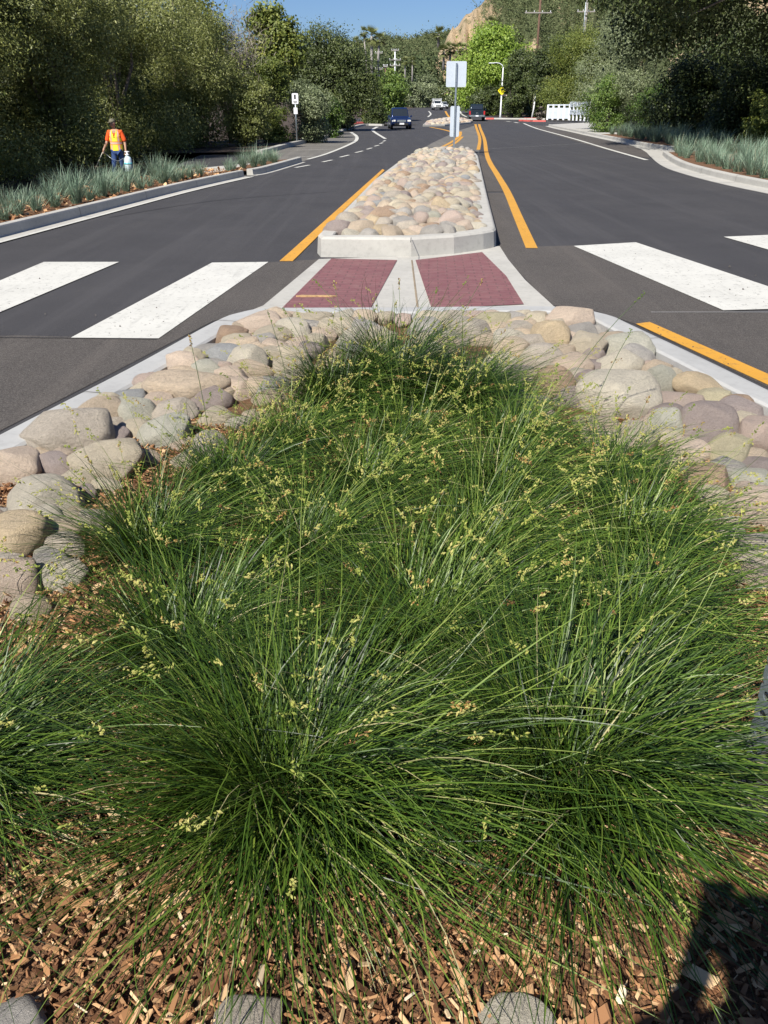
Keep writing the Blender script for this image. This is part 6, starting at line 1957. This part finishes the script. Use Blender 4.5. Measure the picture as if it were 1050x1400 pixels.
    MB().tube([(0, -.05, .42), (-.12, -.12, .36), (-.25, -.14, .30), (-.42, -.16, .36), (-.60, -.12, .50)], .007, n=6).build("hose", M['galv'], sp)
M['vest_pale'] = mat('pale_plastic', (.55, .52, .42), .5)
worker()

def photographer():
    ox, oy, oz = -.04, -.31, BEDZ
    e = empty("person", (ox, oy, oz)); tag(e, "photographer in dark clothes whose head and shoulder shadow falls at the bottom right", "person")
    J = [((0, 0, .98), (.15, .11)), ((0, 0, 1.16), (.14, .10)), ((0, 0, 1.34), (.17, .115)), ((0, 0, 1.47), (.12, .085)), ((0, .01, 1.56), .055), ((0, .03, 1.64), .055), ((0, .04, 1.72), .06),
         ((-.19, 0, 1.46), .058), ((-.18, .06, 1.20), .044), ((-.02, .20, 1.44), .03),
         ((.19, 0, 1.46), .058), ((.22, .06, 1.20), .044), ((.10, .20, 1.44), .03),
         ((-.10, 0, .92), .09), ((-.13, .02, .50), .062), ((-.14, -.01, .09), .042), ((-.16, .15, .045), .038),
         ((.10, 0, .92), .09), ((.13, .02, .50), .062), ((.14, -.01, .09), .042), ((.16, .15, .045), .038)]
    E = [(0, 1), (1, 2), (2, 3), (3, 4), (4, 5), (5, 6), (3, 7), (7, 8), (8, 9), (3, 10), (10, 11), (11, 12), (0, 13), (13, 14), (14, 15), (15, 16), (0, 17), (17, 18), (18, 19), (19, 20)]
    add_hand(J, E, 9, (-.02, .20, 1.44), (.05, .35, 1), (1, 0, 0), .5, -1)
    add_hand(J, E, 12, (.10, .20, 1.44), (-.05, .35, 1), (-1, 0, 0), .5, 1)
    skin_mesh("body", J, E, M['skin'], e)
    head_mesh(e, (0, .05, 1.71), R(180), R(-14), M['skin'])
    MB().sphere((0, .02, 1.745), .10, 3, (.88, 1.02, .95)).build("hair", M['hair'], e)
    J2 = [((0, 0, .98), (.165, .125)), ((0, 0, 1.16), (.155, .12)), ((0, 0, 1.34), (.185, .13)), ((0, 0, 1.48), (.13, .09)), ((-.19, 0, 1.46), .078), ((-.15, .06, 1.22), .11), ((-.03, .15, 1.40), .085), ((.19, 0, 1.46), .078), ((.20, .06, 1.22), .11), ((.11, .15, 1.40), .085)]
    skin_mesh("jacket", J2, [(0, 1), (1, 2), (2, 3), (3, 4), (4, 5), (5, 6), (3, 7), (7, 8), (8, 9)], M['dark_cloth'], e)
    J3 = [((0, 0, .99), (.155, .115)), ((-.10, 0, .90), .10), ((-.13, .02, .50), .078), ((-.14, -.01, .12), .065), ((.10, 0, .90), .10), ((.13, .02, .50), .078), ((.14, -.01, .12), .065)]
    skin_mesh("trousers", J3, [(0, 1), (1, 2), (2, 3), (0, 4), (4, 5), (5, 6)], M['denim'], e)
    for c in ((-.155, .07, .05), (.155, .07, .05)):
        MB().sphere(c, .06, 2, (.85, 2.3, .8)).build("shoe", M['black'], e)
    ph = MB().box((0, 0, 0), (.075, .008, .15), bev=.003).build("phone", M['black'], None, (0, -.03, CAM_H - .055)); ph.rotation_euler = (-PITCH, 0, 0)
    tag(ph, "dark phone held up by the photographer who takes this picture", "phone")
photographer()

# orange bark sliver lying on the left brick pad, litter by the grass
p = P(432, 406, .02)
o = MB().prism([(-.19, -.012), (-.12, -.03), (.02, -.022), (.15, -.03), (.2, -.004), (.12, .02), (-.02, .018), (-.13, .028)], .012, T3(p.x, p.y, .024)).build("bark_strip", mat('orange_bark', (.42, .27, .13), .85, 0, .3, 40))
tag(o, "thin orange strip of bark lying on the left brick pad", "bark")
print("objects", len(bpy.data.objects))
